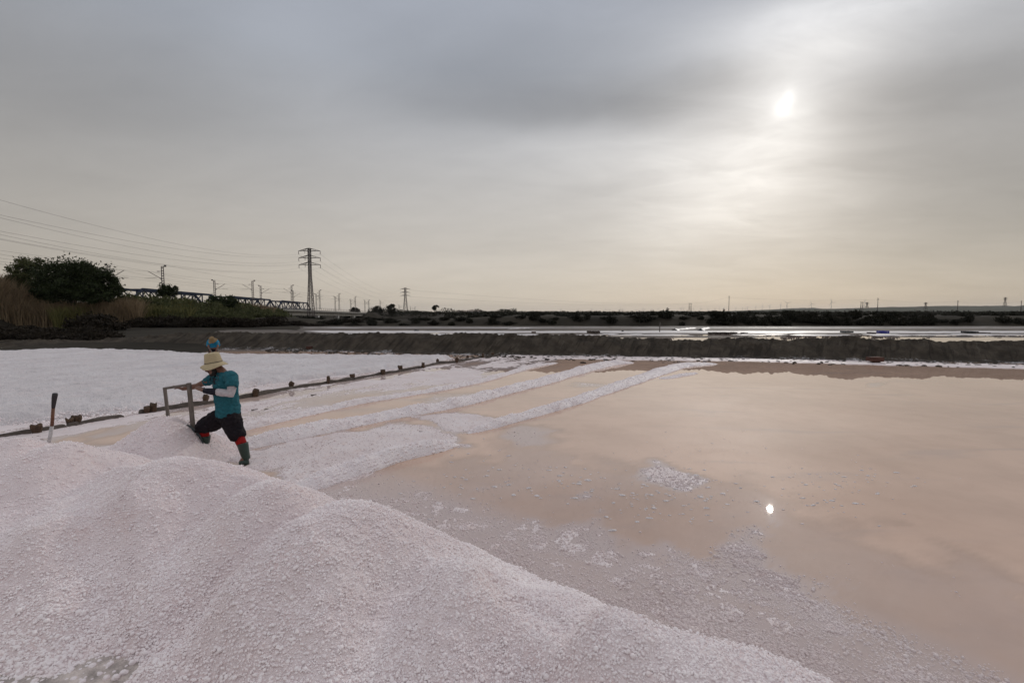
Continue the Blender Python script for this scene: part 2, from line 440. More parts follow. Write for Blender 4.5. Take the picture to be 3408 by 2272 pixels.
M['crate'] = simple('crate_wood', (.065, .048, .04), .9, .3, 4)
M['crate_rust'] = simple('rusty_box', (.085, .035, .024), .9, .3, 6)
M['crate_blue'] = simple('blue_plastic', (.02, .03, .30), .5, .1, 3)
M['crate_dark'] = simple('dark_plastic', (.02, .025, .03), .6, .2, 3)
M['rope'] = simple('blue_grey_rod', (.16, .20, .22), .7, .2, 10)
M['white_wall'] = simple('white_wall', (.55, .54, .52), .9, .1, 1)
M['roof'] = simple('house_roof', (.25, .20, .17), .9, .2, 1)
M['window'] = simple('dark_window', (.03, .035, .04), .3, .1, 1)
# ---- clothing
def cloth(name, c, var=.2, bd=.004, sc_=26, rough=.9):
    m, nt, b = mat_new(name); oc = objco(nt)
    n = noise(nt, oc, sc_, 4, .6); mp = nt.nodes.new('ShaderNodeMapping'); mp.inputs['Scale'].default_value = (6, 6, 16); mp.inputs['Rotation'].default_value = (.4, .5, .2); lk(nt, oc, mp.inputs[0])
    f = noise(nt, mp.outputs[0], 1.2, 3, .5, .8)
    lk(nt, mixc(nt, n.mapr(.3, .7), tuple(k*(1-var) for k in c), tuple(k*(1+var) for k in c)), b.inputs['Base Color'])
    b.inputs['Roughness'].default_value = rough; b.inputs['Specular IOR Level'].default_value = .2
    bump(nt, b, f*1.0+n*.12, bd*9); return m
M['tee'] = cloth('teal_cotton', (.020, .112, .142), .16)
M['tee2'] = cloth('blue_cotton', (.02, .20, .34), .12)
M['shorts'] = cloth('dark_shorts', (.012, .009, .012), .3)
M['sock'] = cloth('red_sock', (.27, .012, .012), .15, .002, 60)
M['sleeve'] = cloth('white_sleeve', (.48, .44, .46), .12, .003)
M['cuff'] = cloth('navy_cuff', (.018, .017, .026), .2, .002)
M['boot'] = simple('green_rubber', (.014, .034, .026), .45, .2, 20)
M['sole'] = simple('boot_sole', (.09, .075, .05), .8, .2, 20)
M['skin'] = simple('skin', (.165, .075, .048), .55, .15, 18, bumpd=.001, bscale=120)
M['hair'] = simple('dark_hair', (.012, .009, .008), .8, .3, 90, bumpd=.006, bscale=160)
M['lens'] = simple('dark_lens', (.008, .008, .01), .15, .1, 10)
M['print'] = simple('shirt_print', (.004, .008, .018), .9, .2, 30)
def straw_mat(name, a, b_):
    m, nt, b = mat_new(name); oc = objco(nt)
    wv = nt.nodes.new('ShaderNodeTexWave'); wv.wave_type = 'BANDS'; wv.bands_direction = 'Z'; wv.inputs['Scale'].default_value = 55; wv.inputs['Distortion'].default_value = 3; wv.inputs['Detail Scale'].default_value = 4; lk(nt, oc, wv.inputs[0])
    n = noise(nt, oc, 70, 4, .6); f = E(nt, wv.outputs['Fac'])*.5+n*.5
    lk(nt, mixc(nt, f.mapr(.3, .75), a, b_), b.inputs['Base Color']); b.inputs['Roughness'].default_value = .8
    bump(nt, b, f, .004); return m
M['straw'] = straw_mat('straw', (.38, .29, .16), (.68, .58, .38))
M['straw2'] = straw_mat('straw_brown', (.16, .10, .045), (.30, .20, .09))
# ------------------------------------------------------------------ ground: polar sheet to the horizon
def bank_top(x, y):
    r = x/np.maximum(y, 1e-3)
    return 0.85+0.85*sstep(-.25, .05, r)
def rail_x(y): return -70-0.1*y
def terrain(x, y):
    r = x/np.maximum(y, 1e-3)
    z = np.full(x.shape, -0.30)
    left = sstep(-.60, -.70, r)*sstep(20, 32, y)
    z = z+left*(0.62+.10*fbm(x*.3, y*.3, 3, 5))
    left2 = sstep(-.38, -.50, r)*sstep(52, 62, y)*(1-left)
    z = z+left2*.45
    bank = sstep(75, 83, y+1.5*fbm(x*.05, 0*x, 2, 9))*(y > 0)
    z = z+bank*(bank_top(x, y)+.30-z*0)+bank*.12*fbm(x*.4, y*.4, 3, 2)
    creek = sstep(-.14, -.22, r)*sstep(100, 112, y)*sstep(340, 310, y)
    z = z*(1-creek)+(-3.0)*creek
    # railway embankment, interrupted by the viaduct
    off = np.abs(x-rail_x(y)); emb = np.clip(3.75-np.maximum(off-6.5, 0)*.55, -3, 3.75)
    em = sstep(158, 150, y) + sstep(288, 296, y)
    emz = np.where(y > 200, np.minimum(emb, 2.5-.002*(y-290)), emb)
    z = np.where((em > .5) & (y > 5), np.maximum(z, emz), z)
    ab = np.clip(3.6-np.maximum(off-6.5, 0)*.5-np.maximum(y-150, 0)*.32, -3, 4)
    z = np.where((y >= 148) & (y < 180), np.maximum(z, ab), z)
    ab2 = np.clip(2.3-np.maximum(off-6.5, 0)*.5-np.maximum(292-y, 0)*.32, -3, 4)
    z = np.where((y > 265) & (y <= 292), np.maximum(z, ab2), z)
    plain = 1.1-.00015*y
    z = np.where(y > 100, np.where(creek > .02, z, np.maximum(z, 0)*.0+np.maximum(z, plain)), z)
    z = np.where(y < 24, -0.35, z)
    return z
az_f = np.radians(np.concatenate([np.linspace(-180, -66, 40), np.linspace(-65, 62, 520), np.linspace(63, 180, 40)]))
rad = np.concatenate([[0.01, 4, 10, 16, 20], np.linspace(23, 100, 130), np.geomspace(102, 420, 70), np.geomspace(440, 14000, 40)])
A, R_ = np.meshgrid(az_f, rad)
gx, gy = R_*np.sin(A), R_*np.cos(A)
gz = terrain(gx, gy)
f = grid_faces(len(rad), len(az_f))
me = mesh_np('ground', np.stack([gx, gy, gz], -1).reshape(-1, 3), f)
structure('ground', me, M['land'])

# near bank the photographer stands on
bx, by = np.meshgrid(np.linspace(-16, 9, 220), np.linspace(-9, 5.5, 130))
PIL_A, PIL_B = np.array([-6.5, 5.8]), np.array([1.7, 2.3])
pdir = (PIL_B-PIL_A)/np.linalg.norm(PIL_B-PIL_A); pn = np.array([pdir[1], -pdir[0]])      # towards the camera
side = (bx-PIL_A[0])*pn[0]+(by-PIL_A[1])*pn[1]
bz = -0.3+.58*sstep(-.4, 1.3, side)+.03*fbm(bx*2, by*2, 4, 3)
structure('path', mesh_np('path', np.stack([bx, by, bz], -1).reshape(-1, 3), grid_faces(*bx.shape)), M['bank_soil'])

# ------------------------------------------------------------------ near pond: bed of salt crust and brine
def gp(*pts): return [G(a, b) for a, b in pts]
# (polygon, amount, softness in metres)
SALT = [
 (gp((690,1530),(900,1478),(1250,1418),(1357,1400),(1540,1455),(1560,1480),(1500,1492),(1340,1530),(1160,1605),(1000,1640),(830,1570)), 1.05, .25),
 (gp((1375,1385),(1530,1364),(1600,1380),(1670,1398),(1665,1418),(1557,1448),(1475,1432)), 1.0, .16),
 (gp((1620,1445),(1720,1408),(1880,1432),(1860,1462),(1720,1494),(1650,1485)), .74, .30),
 (gp((2111,1562),(2172,1528),(2203,1532),(2240,1549),(2342,1586),(2370,1600),(2301,1644),(2257,1644),(2189,1624),(2118,1613),(2090,1593)), .92, .18),
 (gp((1130,1630),(1240,1690),(1330,1672),(1430,1648),(1560,1650),(1700,1690),(1880,1700),(1960,1640),(1985,1652),(1850,1722),(2000,1705),(2150,1765),(2260,1790),(2300,1840),(2400,1832),(2470,1750),(2545,1745),(2530,1800),(2620,1880),(2760,1950),(2870,2020),(3020,2130),(3140,2272),(2840,2290),(2500,2160),(2000,2010),(1600,1840),(1400,1760)), .79, .40),
 (gp((2380,1840),(2470,1748),(2545,1745),(2530,1800),(2620,1880),(2760,1960),(2860,2060),(2950,2200),(2700,2100),(2480,1960)), .83, .28),
 (gp((1100,1600),(1700,1480),(2500,1600),(2900,1750),(3500,2000),(3900,2400),(2800,2400),(1300,1760)), .55, .6),
 (gp((2530,1690),(2600,1690),(2625,1760),(2560,1762)), .68, .12),
 (gp((1330,1672),(1420,1640),(1600,1600),(1760,1590),(1780,1622),(1500,1672)), .70, .35),
 (gp((200,1500),(240,1455),(690,1338),(1040,1262),(1400,1200),(1690,1181),(1880,1190),(1850,1206),(1600,1268),(1380,1308),(1180,1337),(900,1402),(700,1440),(560,1405)), .80, .25),
 (gp((150,1560),(240,1470),(400,1470),(560,1420),(720,1440),(900,1478),(700,1560)), .78, .5),
 (gp((1690,1179),(2100,1187),(2500,1193),(3000,1204),(3700,1222),(3700,1236),(3000,1216),(2500,1203),(1900,1195),(1690,1187)), 1.3, .25),
 (gp((-300,1186),(0,1160),(266,1152),(900,1160),(1690,1178),(1690,1184),(1200,1172),(900,1166),(500,1160)), 1.0, .2),
 (gp((1915,1273),(2035,1276),(2020,1291),(1895,1288)), .80, .25),  # crust patch added to stand in for a grey shading on the brine
 (gp((1420,1312),(1600,1310),(1630,1322),(1500,1350),(1400,1352)), .78, .4),
 (gp((2880,1275),(2950,1268),(2940,1285),(2890,1288)), .70, .12),
 (gp((-1400,1560),(-800,1300),(0,1195),(830,1195),(1400,1203),(1400,1210),(1040,1270),(690,1352),(240,1460),(-300,1640)), .82, .3),
]
WET = SALT[8][0]
def salt_amount(x, y):
    a = np.zeros(x.shape)
    for k, (poly, amt, soft) in enumerate(SALT):
        s = sdf_poly(x, y, poly)
        s = s+soft*1.5*fbm(x*2.2, y*2.2, 4, 20+k)
        if k in (4, 6): s = s+.12*fbm(x*.9, y*.9, 3, 70)
        v = amt*sstep(-soft, soft, s)
        if k in (9, 10, 16):                       # shallow flats: streaky pools left between crusts
            u = x*.47+y*.88; q = x*.88-y*.47
            v = v+sstep(-.3, .3, s)*(.45*fbm(u*.45, q*1.3, 4, 40+k))
        if k in (4, 6):                           # submerged crust thins out in streaks
            u = x*.75+y*.66; q = x*.66-y*.75
            v = v+sstep(-.2, .3, s)*(.07*fbm(u*.8, q*2.4, 4, 50)+.0)
        a = np.maximum(a, v)
    fd, _p, _s = polyline_dist(x, y, FOOT)
    return np.maximum(a, 0.81-.14*sstep(0, .9, fd+.3*fbm(x*1.5, y*1.5, 3, 75))-.5*sstep(.7, 1.8, fd))
FOOT = gp((1100,1650),(1240,1690),(1450,1775),(1700,1880),(2000,2005),(2300,2110),(2570,2170),(2850,2290),(3100,2420))
def bed_height(x, y, a):
    n = .012*fbm(x*7, y*7, 3, 60)+.007*fbm(x*26, y*26, 2, 61)
    return -0.062+.074*a+n*(.5+.6*np.clip(a, 0, 1))
ys = [1.5]
while ys[-1] < 27: ys.append(ys[-1]+np.clip(.0042*ys[-1], .009, .055))
ys = np.array(ys); tn = np.linspace(-1.42, 1.40, 760)
bxx = ys[:, None]*tn[None, :]; byy = np.repeat(ys[:, None], len(tn), 1)
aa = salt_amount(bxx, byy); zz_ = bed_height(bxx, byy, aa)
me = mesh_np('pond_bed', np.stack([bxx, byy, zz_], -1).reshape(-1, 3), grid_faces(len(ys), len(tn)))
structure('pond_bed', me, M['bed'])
ws = slice(0, None, 4), slice(0, None, 4)
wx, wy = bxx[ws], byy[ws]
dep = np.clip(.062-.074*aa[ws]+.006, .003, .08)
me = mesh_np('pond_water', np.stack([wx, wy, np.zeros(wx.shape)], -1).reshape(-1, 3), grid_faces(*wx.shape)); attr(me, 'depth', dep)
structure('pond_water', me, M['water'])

# ------------------------------------------------------------------ loose grains (uncountable): irregular crystals instanced by geometry nodes
def grain_group(name, mat):
    ng = bpy.data.node_groups.new(name, 'GeometryNodeTree')
    ng.interface.new_socket('Geometry', in_out='INPUT', socket_type='NodeSocketGeometry')
    ng.interface.new_socket('Geometry', in_out='OUTPUT', socket_type='NodeSocketGeometry')
    N = ng.nodes; i = N.new('NodeGroupInput'); o = N.new('NodeGroupOutput')
    ico = N.new('GeometryNodeMeshIcoSphere'); ico.inputs['Subdivisions'].default_value = 2; ico.inputs['Radius'].default_value = 1
    sp = N.new('GeometryNodeSetPosition'); nz = N.new('ShaderNodeTexNoise'); nz.inputs['Scale'].default_value = 1.4
    vm = N.new('ShaderNodeVectorMath'); vm.operation = 'SUBTRACT'; vm.inputs[1].default_value = (.5, .5, .5)
    vs = N.new('ShaderNodeVectorMath'); vs.operation = 'SCALE'; vs.inputs['Scale'].default_value = .55
    L = ng.links
    L.new(nz.outputs['Color'], vm.inputs[0]); L.new(vm.outputs[0], vs.inputs[0]); L.new(vs.outputs[0], sp.inputs['Offset']); L.new(ico.outputs['Mesh'], sp.inputs['Geometry'])
    sm = N.new('GeometryNodeSetMaterial'); sm.inputs['Material'].default_value = mat; L.new(sp.outputs[0], sm.inputs['Geometry'])
    ip = N.new('GeometryNodeInstanceOnPoints'); L.new(i.outputs[0], ip.inputs['Points']); L.new(sm.outputs[0], ip.inputs['Instance'])
    na = N.new('GeometryNodeInputNamedAttribute'); na.data_type = 'FLOAT'; na.inputs['Name'].default_value = 'gs'
    cx = N.new('ShaderNodeCombineXYZ'); L.new(na.outputs[0], cx.inputs[0]); L.new(na.outputs[0], cx.inputs[1])
    mz = N.new('ShaderNodeMath'); mz.operation = 'MULTIPLY'; mz.inputs[1].default_value = .9; L.new(na.outputs[0], mz.inputs[0]); L.new(mz.outputs[0], cx.inputs[2])
    L.new(cx.outputs[0], ip.inputs['Scale'])
    rv = N.new('FunctionNodeRandomValue'); rv.data_type = 'FLOAT_VECTOR'; rv.inputs[0].default_value = (-.6, -.6, 0); rv.inputs[1].default_value = (.6, .6, 6.28)
    L.new(rv.outputs[0], ip.inputs['Rotation']); L.new(ip.outputs[0], o.inputs[0]); return ng
GRP = {}
def grains(name, pts, size, mat, parent=None):
    me = mesh_np(name, pts); attr(me, 'gs', size)
    if mat.name not in GRP: GRP[mat.name] = grain_group('grain_'+mat.name, mat)
    o = link(name, me, mat, parent)
    md = o.modifiers.new('grains', 'NODES'); md.node_group = GRP[mat.name]
    return tag(o, kind='stuff')
# grains standing out of the brine, thick where the crust is shallow
n = 800000
ry = 1/RNG.uniform(1/15.0, 1/2.2, n); rx = ry*RNG.uniform(-.75, 1.15, n)
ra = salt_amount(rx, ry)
clump = .5*fbm(rx*5, ry*5, 3, 80)
prob = sstep(.55, 1.08, ra+.34*clump)**1.2*1.0
prob = np.where(ra > .98, prob*.25, prob)
keep = (RNG.random(n) < prob) & (ra > .3)
rx, ry, ra = rx[keep], ry[keep], ra[keep]
gs_ = RNG.lognormal(math.log(.0044), .50, len(rx)).clip(.002, .018)*(.8+.6*np.clip(fbm(rx*3, ry*3, 2, 81)+.2, 0, 1))
gz_ = np.maximum(bed_height(rx, ry, ra), -.004)+gs_*.15
gr = grains('salt_crystals', np.stack([rx, ry, gz_], 1), gs_, M['pond_grain']); tag(gr, 'loose pinkish salt crystals standing out of the shallow brine', 'salt crystals')

# foam flecks drifting on the brine
mb = MB()
def flecks(area, n, s0, s1):
    (x0, y0), (x1, y1) = area
    for _ in range(n):
        px = random.gauss((x0+x1)/2, (x1-x0)/3.4); py = random.gauss((y0+y1)/2, (y1-y0)/3.4)
        c = G(px, py, .002); r = random.uniform(s0, s1)*random.choice((.5, .6, 1)); k = random.randint(6, 9); a0 = random.random()*6
        el = random.uniform(1.0, 2.2); an = random.uniform(-.3, .3); low = []; top = []
        for i in range(k):
            t = a0+6.283*i/k; rr = r*random.uniform(.6, 1.15)
            x = math.cos(t)*rr*el; y = math.sin(t)*rr
            q = (x*math.cos(an)-y*math.sin(an), x*math.sin(an)+y*math.cos(an))
            low.append((c[0]+q[0], c[1]+q[1], .001)); top.append((c[0]+q[0]*.7, c[1]+q[1]*.7, .001+r*.22))
        fs = [(i, (i+1) % k, k+(i+1) % k, k+i) for i in range(k)]+[tuple(range(k, 2*k))]
        mb.add(low+top, fs)
flecks(((1380, 1480), (2050, 1680)), 110, .008, .030)
flecks(((1950, 1590), (2500, 1730)), 120, .008, .030)
flecks(((2520, 1530), (3000, 1700)), 110, .008, .026)
flecks(((2000, 1440), (2600, 1560)), 80, .006, .016)
flecks(((1500, 1560), (2300, 1660)), 60, .010, .034)
fo = mb.build('foam_flecks', M['salt_flat'], smooth=True); tag(fo, 'small white salt flakes floating on the pinkish brine', 'salt flakes', kind='stuff')

# ------------------------------------------------------------------ big salt bed on the left (thick raked layer)
FLAT = gp((-1600, 1600), (-1300, 1300))+[G(a_, b_, .13) for a_, b_ in ((-500, 1187), (0, 1168), (266, 1158), (509, 1165), (654, 1173), (824, 1177), (1136, 1179), (1240, 1180.5), (1400, 1181), (1495, 1182))]+gp((1517, 1191), (1410, 1214), (1240, 1238), (1159, 1249), (869, 1282), (580, 1348), (400, 1375), (145, 1405), (0, 1420), (-300, 1490))
fy = [8.0]
while fy[-1] < 31: fy.append(fy[-1]+.05)
fy = np.array(fy); ft = np.linspace(-1.50, -.06, 720)
fx = fy[:, None]*ft[None, :]; fyy = np.repeat(fy[:, None], len(ft), 1)
s = sdf_poly(fx, fyy, FLAT)+.14*fbm(fx*1.6, fyy*1.6, 4, 90)
u = fx*.96+fyy*.28; q = fyy*.96-fx*.28
hz = -.05+.17*sstep(-.10, .42, s)+np.where(s > 0, 1, 0)*(.045*fbm(u*1.1, q*5, 4, 91)+.040*fbm(fx*7, fyy*7, 3, 92))+.05*sstep(1.1, .45, s)*sstep(0, .35, s)*(1+fbm(fx*2, fyy*2, 3, 93))
m = s > -.25
v = np.stack([fx, fyy, hz], -1).reshape(-1, 3); f = grid_faces(len(fy), len(ft), m); v, f, _ = compact(v, f)
o = structure('salt_ground', mesh_np('salt_ground', v, f), M['salt_flat'])
n = 60000
ry = 1/RNG.uniform(1/26, 1/9.2, n); rx = ry*RNG.uniform(-1.2, -.1, n)
s = sdf_poly(rx, ry, FLAT); edge = (s > -.35) & (s < .35)
rx, ry = rx[edge], ry[edge]; gs_ = RNG.lognormal(math.log(.010), .4, len(rx)).clip(.004, .03)
gz_ = -.05+.17*sstep(-.10, .42, sdf_poly(rx, ry, FLAT))+.02
tag(grains('salt_crumbs', np.stack([rx, ry, np.maximum(gz_, .003)], 1), gs_, M['salt_grain']), 'loose salt crumbs along the edge of the white salt bed', 'salt crumbs')

# ------------------------------------------------------------------ raked salt ridges
def ridge(pts_px, width, height, label, taper=(1, 1), seed=0, wend=None, step=.035):
    pts = [G(a, b)[:2] for a, b in pts_px]
    c, s = resample(pts, step); L = s[-1]; n = len(c)
    t = np.gradient(c, axis=0); t /= np.linalg.norm(t, axis=1)[:, None]; nrm = np.stack([-t[:, 1], t[:, 0]], 1)
    nt_ = max(14, int(width/.035)); q = np.linspace(-1, 1, nt_)
    ww = width/2*(1+.18*fbm(s*1.3, 0*s, 3, seed)); 
    if wend: ww = ww*np.interp(s/L, [0, 1], wend)
    tap = np.minimum(1, np.minimum(s/max(taper[0], .01), (L-s)/max(taper[1], .01)))
    tap = np.sqrt(np.clip(tap, 0, 1)); ww = ww*(.35+.65*tap)
    Xp = c[:, None, 0]+nrm[:, None, 0]*q[None]*ww[:, None]; Yp = c[:, None, 1]+nrm[:, None, 1]*q[None]*ww[:, None]
    prof = np.clip(1-np.abs(q)**1.6, 0, 1)
    hh = 1.1*height*(1+.45*fbm(s*1.7, 0*s+3, 3, seed+1))*(.15+.85*tap)
    Zp = hh[:, None]*prof[None]+0.026*fbm(Xp*6, Yp*6, 3, seed+2)+.018*fbm(Xp*22, Yp*22, 2, seed+3)-.02
    Zp[:, 0] = -.05; Zp[:, -1] = -.05
    me = mesh_np('salt_ridge', np.stack([Xp, Yp, Zp], -1).reshape(-1, 3), grid_faces(n, nt_)[:, ::-1])
    o = link('salt_ridge', me, M['salt_ridge']); tag(o, label, 'salt ridge', 'raked salt ridges in the near pond')
    k = int(L*width*950); i = RNG.integers(0, n, k); j = RNG.integers(1, nt_-1, k)
    gp_ = np.stack([Xp[i, j], Yp[i, j], Zp[i, j]], 1)+RNG.normal(0, .012, (k, 3))*[1, 1, .2]
    g_ = grains('loose_salt', gp_, RNG.lognormal(math.log(.008), .4, k).clip(.004, .02), M['salt_grain'], o)
    return o
ridge([(560, 1482), (700, 1452), (831, 1424), (900, 1406), (1187, 1341), (1378, 1310), (1442, 1301), (1601, 1269), (1761, 1222), (1857, 1207)], .42, .10, 'thinnest raked salt ridge, nearest to the timber edging', (1, 2), 100, (.8, 1.2))
ridge([(560, 1540), (760, 1500), (900, 1468), (1091, 1430), (1257, 1393), (1385, 1372), (1506, 1350), (1633, 1316), (1793, 1275), (1880, 1249), (1960, 1228), (2035, 1211), (2105, 1206)], .62, .17, 'long middle salt ridge with the widest heaped far end', (1.5, 1.5), 110, (.8, 1.5))
ridge([(1900, 1246), (1960, 1222), (2010, 1208), (2040, 1205)], .7, .10, 'short side ridge joining the heaped end of the long middle salt ridge', (1, 1), 115)
ridge([(1557, 1442), (1697, 1401), (1825, 1365), (1920, 1335), (2016, 1300), (2144, 1256), (2210, 1232), (2271, 1216), (2340, 1212), (2386, 1211)], .46, .13, 'salt ridge beside the open pinkish brine, farthest from the timber edging', (1.0, 1.5), 120, (.8, 2.3))
ridge([(2195, 1262), (2260, 1250), (2320, 1240)], .5, .05, 'low salt spur poking into the open brine from the outer ridge', (.6, .6), 125)
ridge([(1530, 1478), (1495, 1484), (1400, 1502), (1282, 1532), (1180, 1572), (1091, 1595), (1010, 1622), (940, 1650)], .50, .17, 'nearest short salt ridge with a sharp edge over the brown brine', (.5, .5), 130, (1, 1.1), .028)

# ------------------------------------------------------------------ foreground salt pile
LINE = [(-9.5, 7.0), (-7.2, 6.1), (-5.6, 5.25)]
CREST = []   # x, y, z of the crest
for px, py, z in ((-700, 1440, .70), (-300, 1450, .74), (0, 1462, .78), (130, 1466, .80), (250, 1476, .84), (330, 1496, .82), (420, 1508, .85), (500, 1526, .90), (610, 1524, .97), (720, 1538, .95), (830, 1562, .92), (960, 1606, .88), (1080, 1645, .88), (1170, 1668, .92), (1240, 1676, .94), (1330, 1710, .88), (1440, 1770, .84), (1540, 1822, .84), (1660, 1880, .76), (1800, 1950, .70), (1950, 2030, .66), (2080, 2100, .66), (2250, 2200, .55), (2450, 2330, .40), (2700, 2500, .2)):
    CREST.append(G(px, py, z))
CR = np.array(CREST)
CONES = [(G(245, 1478, .84), .84, .52), (G(605, 1527, .99), .99, .50), (G(1235, 1680, .97), .97, .47), (G(1545, 1838, .89), .89, .55), (G(2085, 2112, .72), .72, .62), (G(60, 1500, .80), .80, .55), (G(900, 1640, .86), .86, .50)]
SUB = [([G(605, 1527, .97), G(420, 1640, .86), G(160, 1800, .66)], .62), ([G(1235, 1680, .95), G(1000, 1800, .90), G(760, 1990, .76), G(560, 2180, .60)], .60), ([G(1545, 1838, .88), G(1480, 1960, .82), G(1500, 2200, .68)], .62), ([G(2085, 2112, .70), G(1900, 2272, .60)], .6)]
VAL = [([G(1085, 1665, .80), G(950, 1770, .72), G(700, 1960, .58), G(480, 2140, .45), G(280, 2272, .36)], .14, .24), ([G(330, 1515, .76), G(180, 1610, .66), G(0, 1720, .58), G(-200, 1800, .5)], .10, .26), ([G(1640, 1890, .72), G(1650, 1940, .68), G(1790, 2010, .62), G(1900, 2100, .55)], .08, .12), ([G(1400, 1790, .76), G(1350, 1900, .70), G(1250, 2100, .62)], .07, .16), ([G(-160, 2270, .3), G(0, 2330, .28), G(60, 2450, .25)], .07, .30)]
def pile_h(x, y):
    d, par, sd_ = polyline_dist(x, y, CR)
    zc = np.interp(par, np.arange(len(CR)), CR[:, 2])
    far = sd_ > 0
    h = zc-.04-np.where(far, .74*d, .34*d)-.10
    out = [h]
    for (c, z, sl) in CONES:
        r = np.hypot(x-c[0], y-c[1]); out.append(z-sl*(np.sqrt(r*r+.012)-.1)*np.where(far, 1.45, 1.0))
    for pts, sl in SUB:
        d2, p2, _ = polyline_dist(x, y, pts); z2 = np.interp(p2, np.arange(len(pts)), [q[2] for q in pts])
        out.append(z2-sl*(np.sqrt(d2*d2+.01)-.08)*np.where(far, 1.45, 1.0))
    k = 60.0; S = sum(np.exp(k*(o-1)) for o in out); h = np.log(S)/k+1
    for pts, amp, wd in VAL:
        d2, p2, _ = polyline_dist(x, y, pts); h = h-amp*np.exp(-(d2/wd)**2)
    h = h+.085*fbm(x*1.1, y*1.1, 3, 139)+.035*fbm(x*1.6, y*1.6, 3, 140)+.022*fbm(x*4.5, y*4.5, 3, 141)
    return h
px_ = np.arange(-10.2, 3.4, .0145); py_ = np.arange(.75, 8.0, .0145)
hx, hy = np.meshgrid(px_, py_)
hh = pile_h(hx, hy)
side = (hx-PIL_A[0])*pn[0]+(hy-PIL_A[1])*pn[1]
floor_ = -0.3+.58*sstep(-.4, 1.3, side)
# settle the crest onto the skyline measured in the photograph
TS = np.array([(-900, 1444), (-300, 1452), (0, 1459), (120, 1461), (210, 1470), (250, 1470), (300, 1486), (420, 1506), (500, 1524), (600, 1523), (700, 1528), (770, 1541), (830, 1562), (900, 1585), (1000, 1617), (1100, 1652), (1160, 1667), (1235, 1672), (1280, 1684), (1330, 1704), (1420, 1748), (1520, 1796), (1600, 1828), (1700, 1880), (1850, 1942), (2000, 2000), (2200, 2074), (2400, 2124), (2550, 2158), (2580, 2162), (2700, 2215), (2800, 2262), (2950, 2330), (3300, 2480)])
tanx = hx/np.maximum(hy, .05); nb = 190; edges = np.linspace(-1.75, 1.05, nb+1); mid_t = (edges[1:]+edges[:-1])/2
tgt = np.interp(1704+F*mid_t*.985, TS[:, 0], TS[:, 1]); FIX = np.zeros(nb)
idx = np.clip(np.digitize(tanx, edges)-1, 0, nb-1); valid = (hy > 1.2) & (tanx > edges[0]) & (tanx < edges[-1])
for _it in range(4):
    zc_ = hh+np.interp(tanx, mid_t, FIX); sl = np.where(valid & (zc_ > .0), (zc_-H)/hy, -9).ravel()
    best = np.full(nb, -9.0); np.maximum.at(best, idx.ravel(), sl); order = np.argsort(sl); dist_ = np.full(nb, 4.0); dist_[idx.ravel()[order]] = hy.ravel()[order]
    v_ = -(tgt-1136)/F; want = (-SP+CP*v_)/(CP+SP*v_)
    # image x depends slightly on depth through the pitch
    e_ = np.clip((want-best)*dist_, -.25, .25); FIX = FIX+np.convolve(np.pad(e_, 7, mode='edge'), np.hanning(17)[1:-1]/np.hanning(17).sum(), 'valid')*.8
def pile_fix(x, y): return float(np.interp(x/max(y, .05), mid_t, FIX))
hh = hh+np.interp(tanx, mid_t, FIX)*sstep(.9, 1.6, hy)
print('PILE FIX', np.round(FIX[::12], 3))
hh = hh+.008*fbm(hx*17, hy*17, 2, 142)+.007*vn(hx*42, hy*42, 143)
m = (hh > floor_-.04) & (hh > -.06) & (np.hypot(hx, hy) > .95)
m &= (hx/np.maximum(hy, .1) > -1.9)
v = np.stack([hx, hy, hh], -1).reshape(-1, 3); f = grid_faces(*hx.shape, m)
v, f, _ = compact(v, f)
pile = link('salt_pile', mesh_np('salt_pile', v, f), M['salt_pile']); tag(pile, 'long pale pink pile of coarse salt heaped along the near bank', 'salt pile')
# coarse clumps over the pile surface
n = 1100000
rr = RNG.integers(0, len(v), n); gp_ = v[rr]
dist = np.hypot(gp_[:, 0], gp_[:, 1]); keep = RNG.random(n) < np.clip(3.2/dist, .15, 1)**1.5*.62
gp_ = gp_[keep]+RNG.normal(0, .008, (keep.sum(), 3))*[1, 1, 0]
low = 1+.55*np.clip(.62-gp_[:, 2], 0, .4)/.4                      # the coarsest lumps roll to the foot
gs_ = RNG.lognormal(math.log(.0035), .42, len(gp_)).clip(.002, .014)*low
gp_[:, 2] += gs_*.2
grains('salt_clumps', gp_, gs_, M['salt_grain'], pile)
n = 9000
lx = RNG.uniform(-4.6, -1.2, n); ly = RNG.uniform(1.2, 3.4, n)
hp_ = pile_h(lx[None], ly[None])[0]+np.interp(lx/ly, mid_t, FIX); sd_l = (lx-PIL_A[0])*pn[0]+(ly-PIL_A[1])*pn[1]; fl = -0.3+.58*sstep(-.4, 1.3, sd_l)
keep = (hp_ < fl+.06) & (hp_ > fl-.22) & (RNG.random(n) < np.exp(-np.clip(fl-hp_, 0, 1)/.07))
lx, ly, fl = lx[keep], ly[keep], fl[keep]; gs_ = RNG.lognormal(math.log(.009), .45, len(lx)).clip(.004, .026)
grains('stray_clumps', np.stack([lx, ly, fl+gs_*.4], 1), gs_, M['salt_grain'], pile)
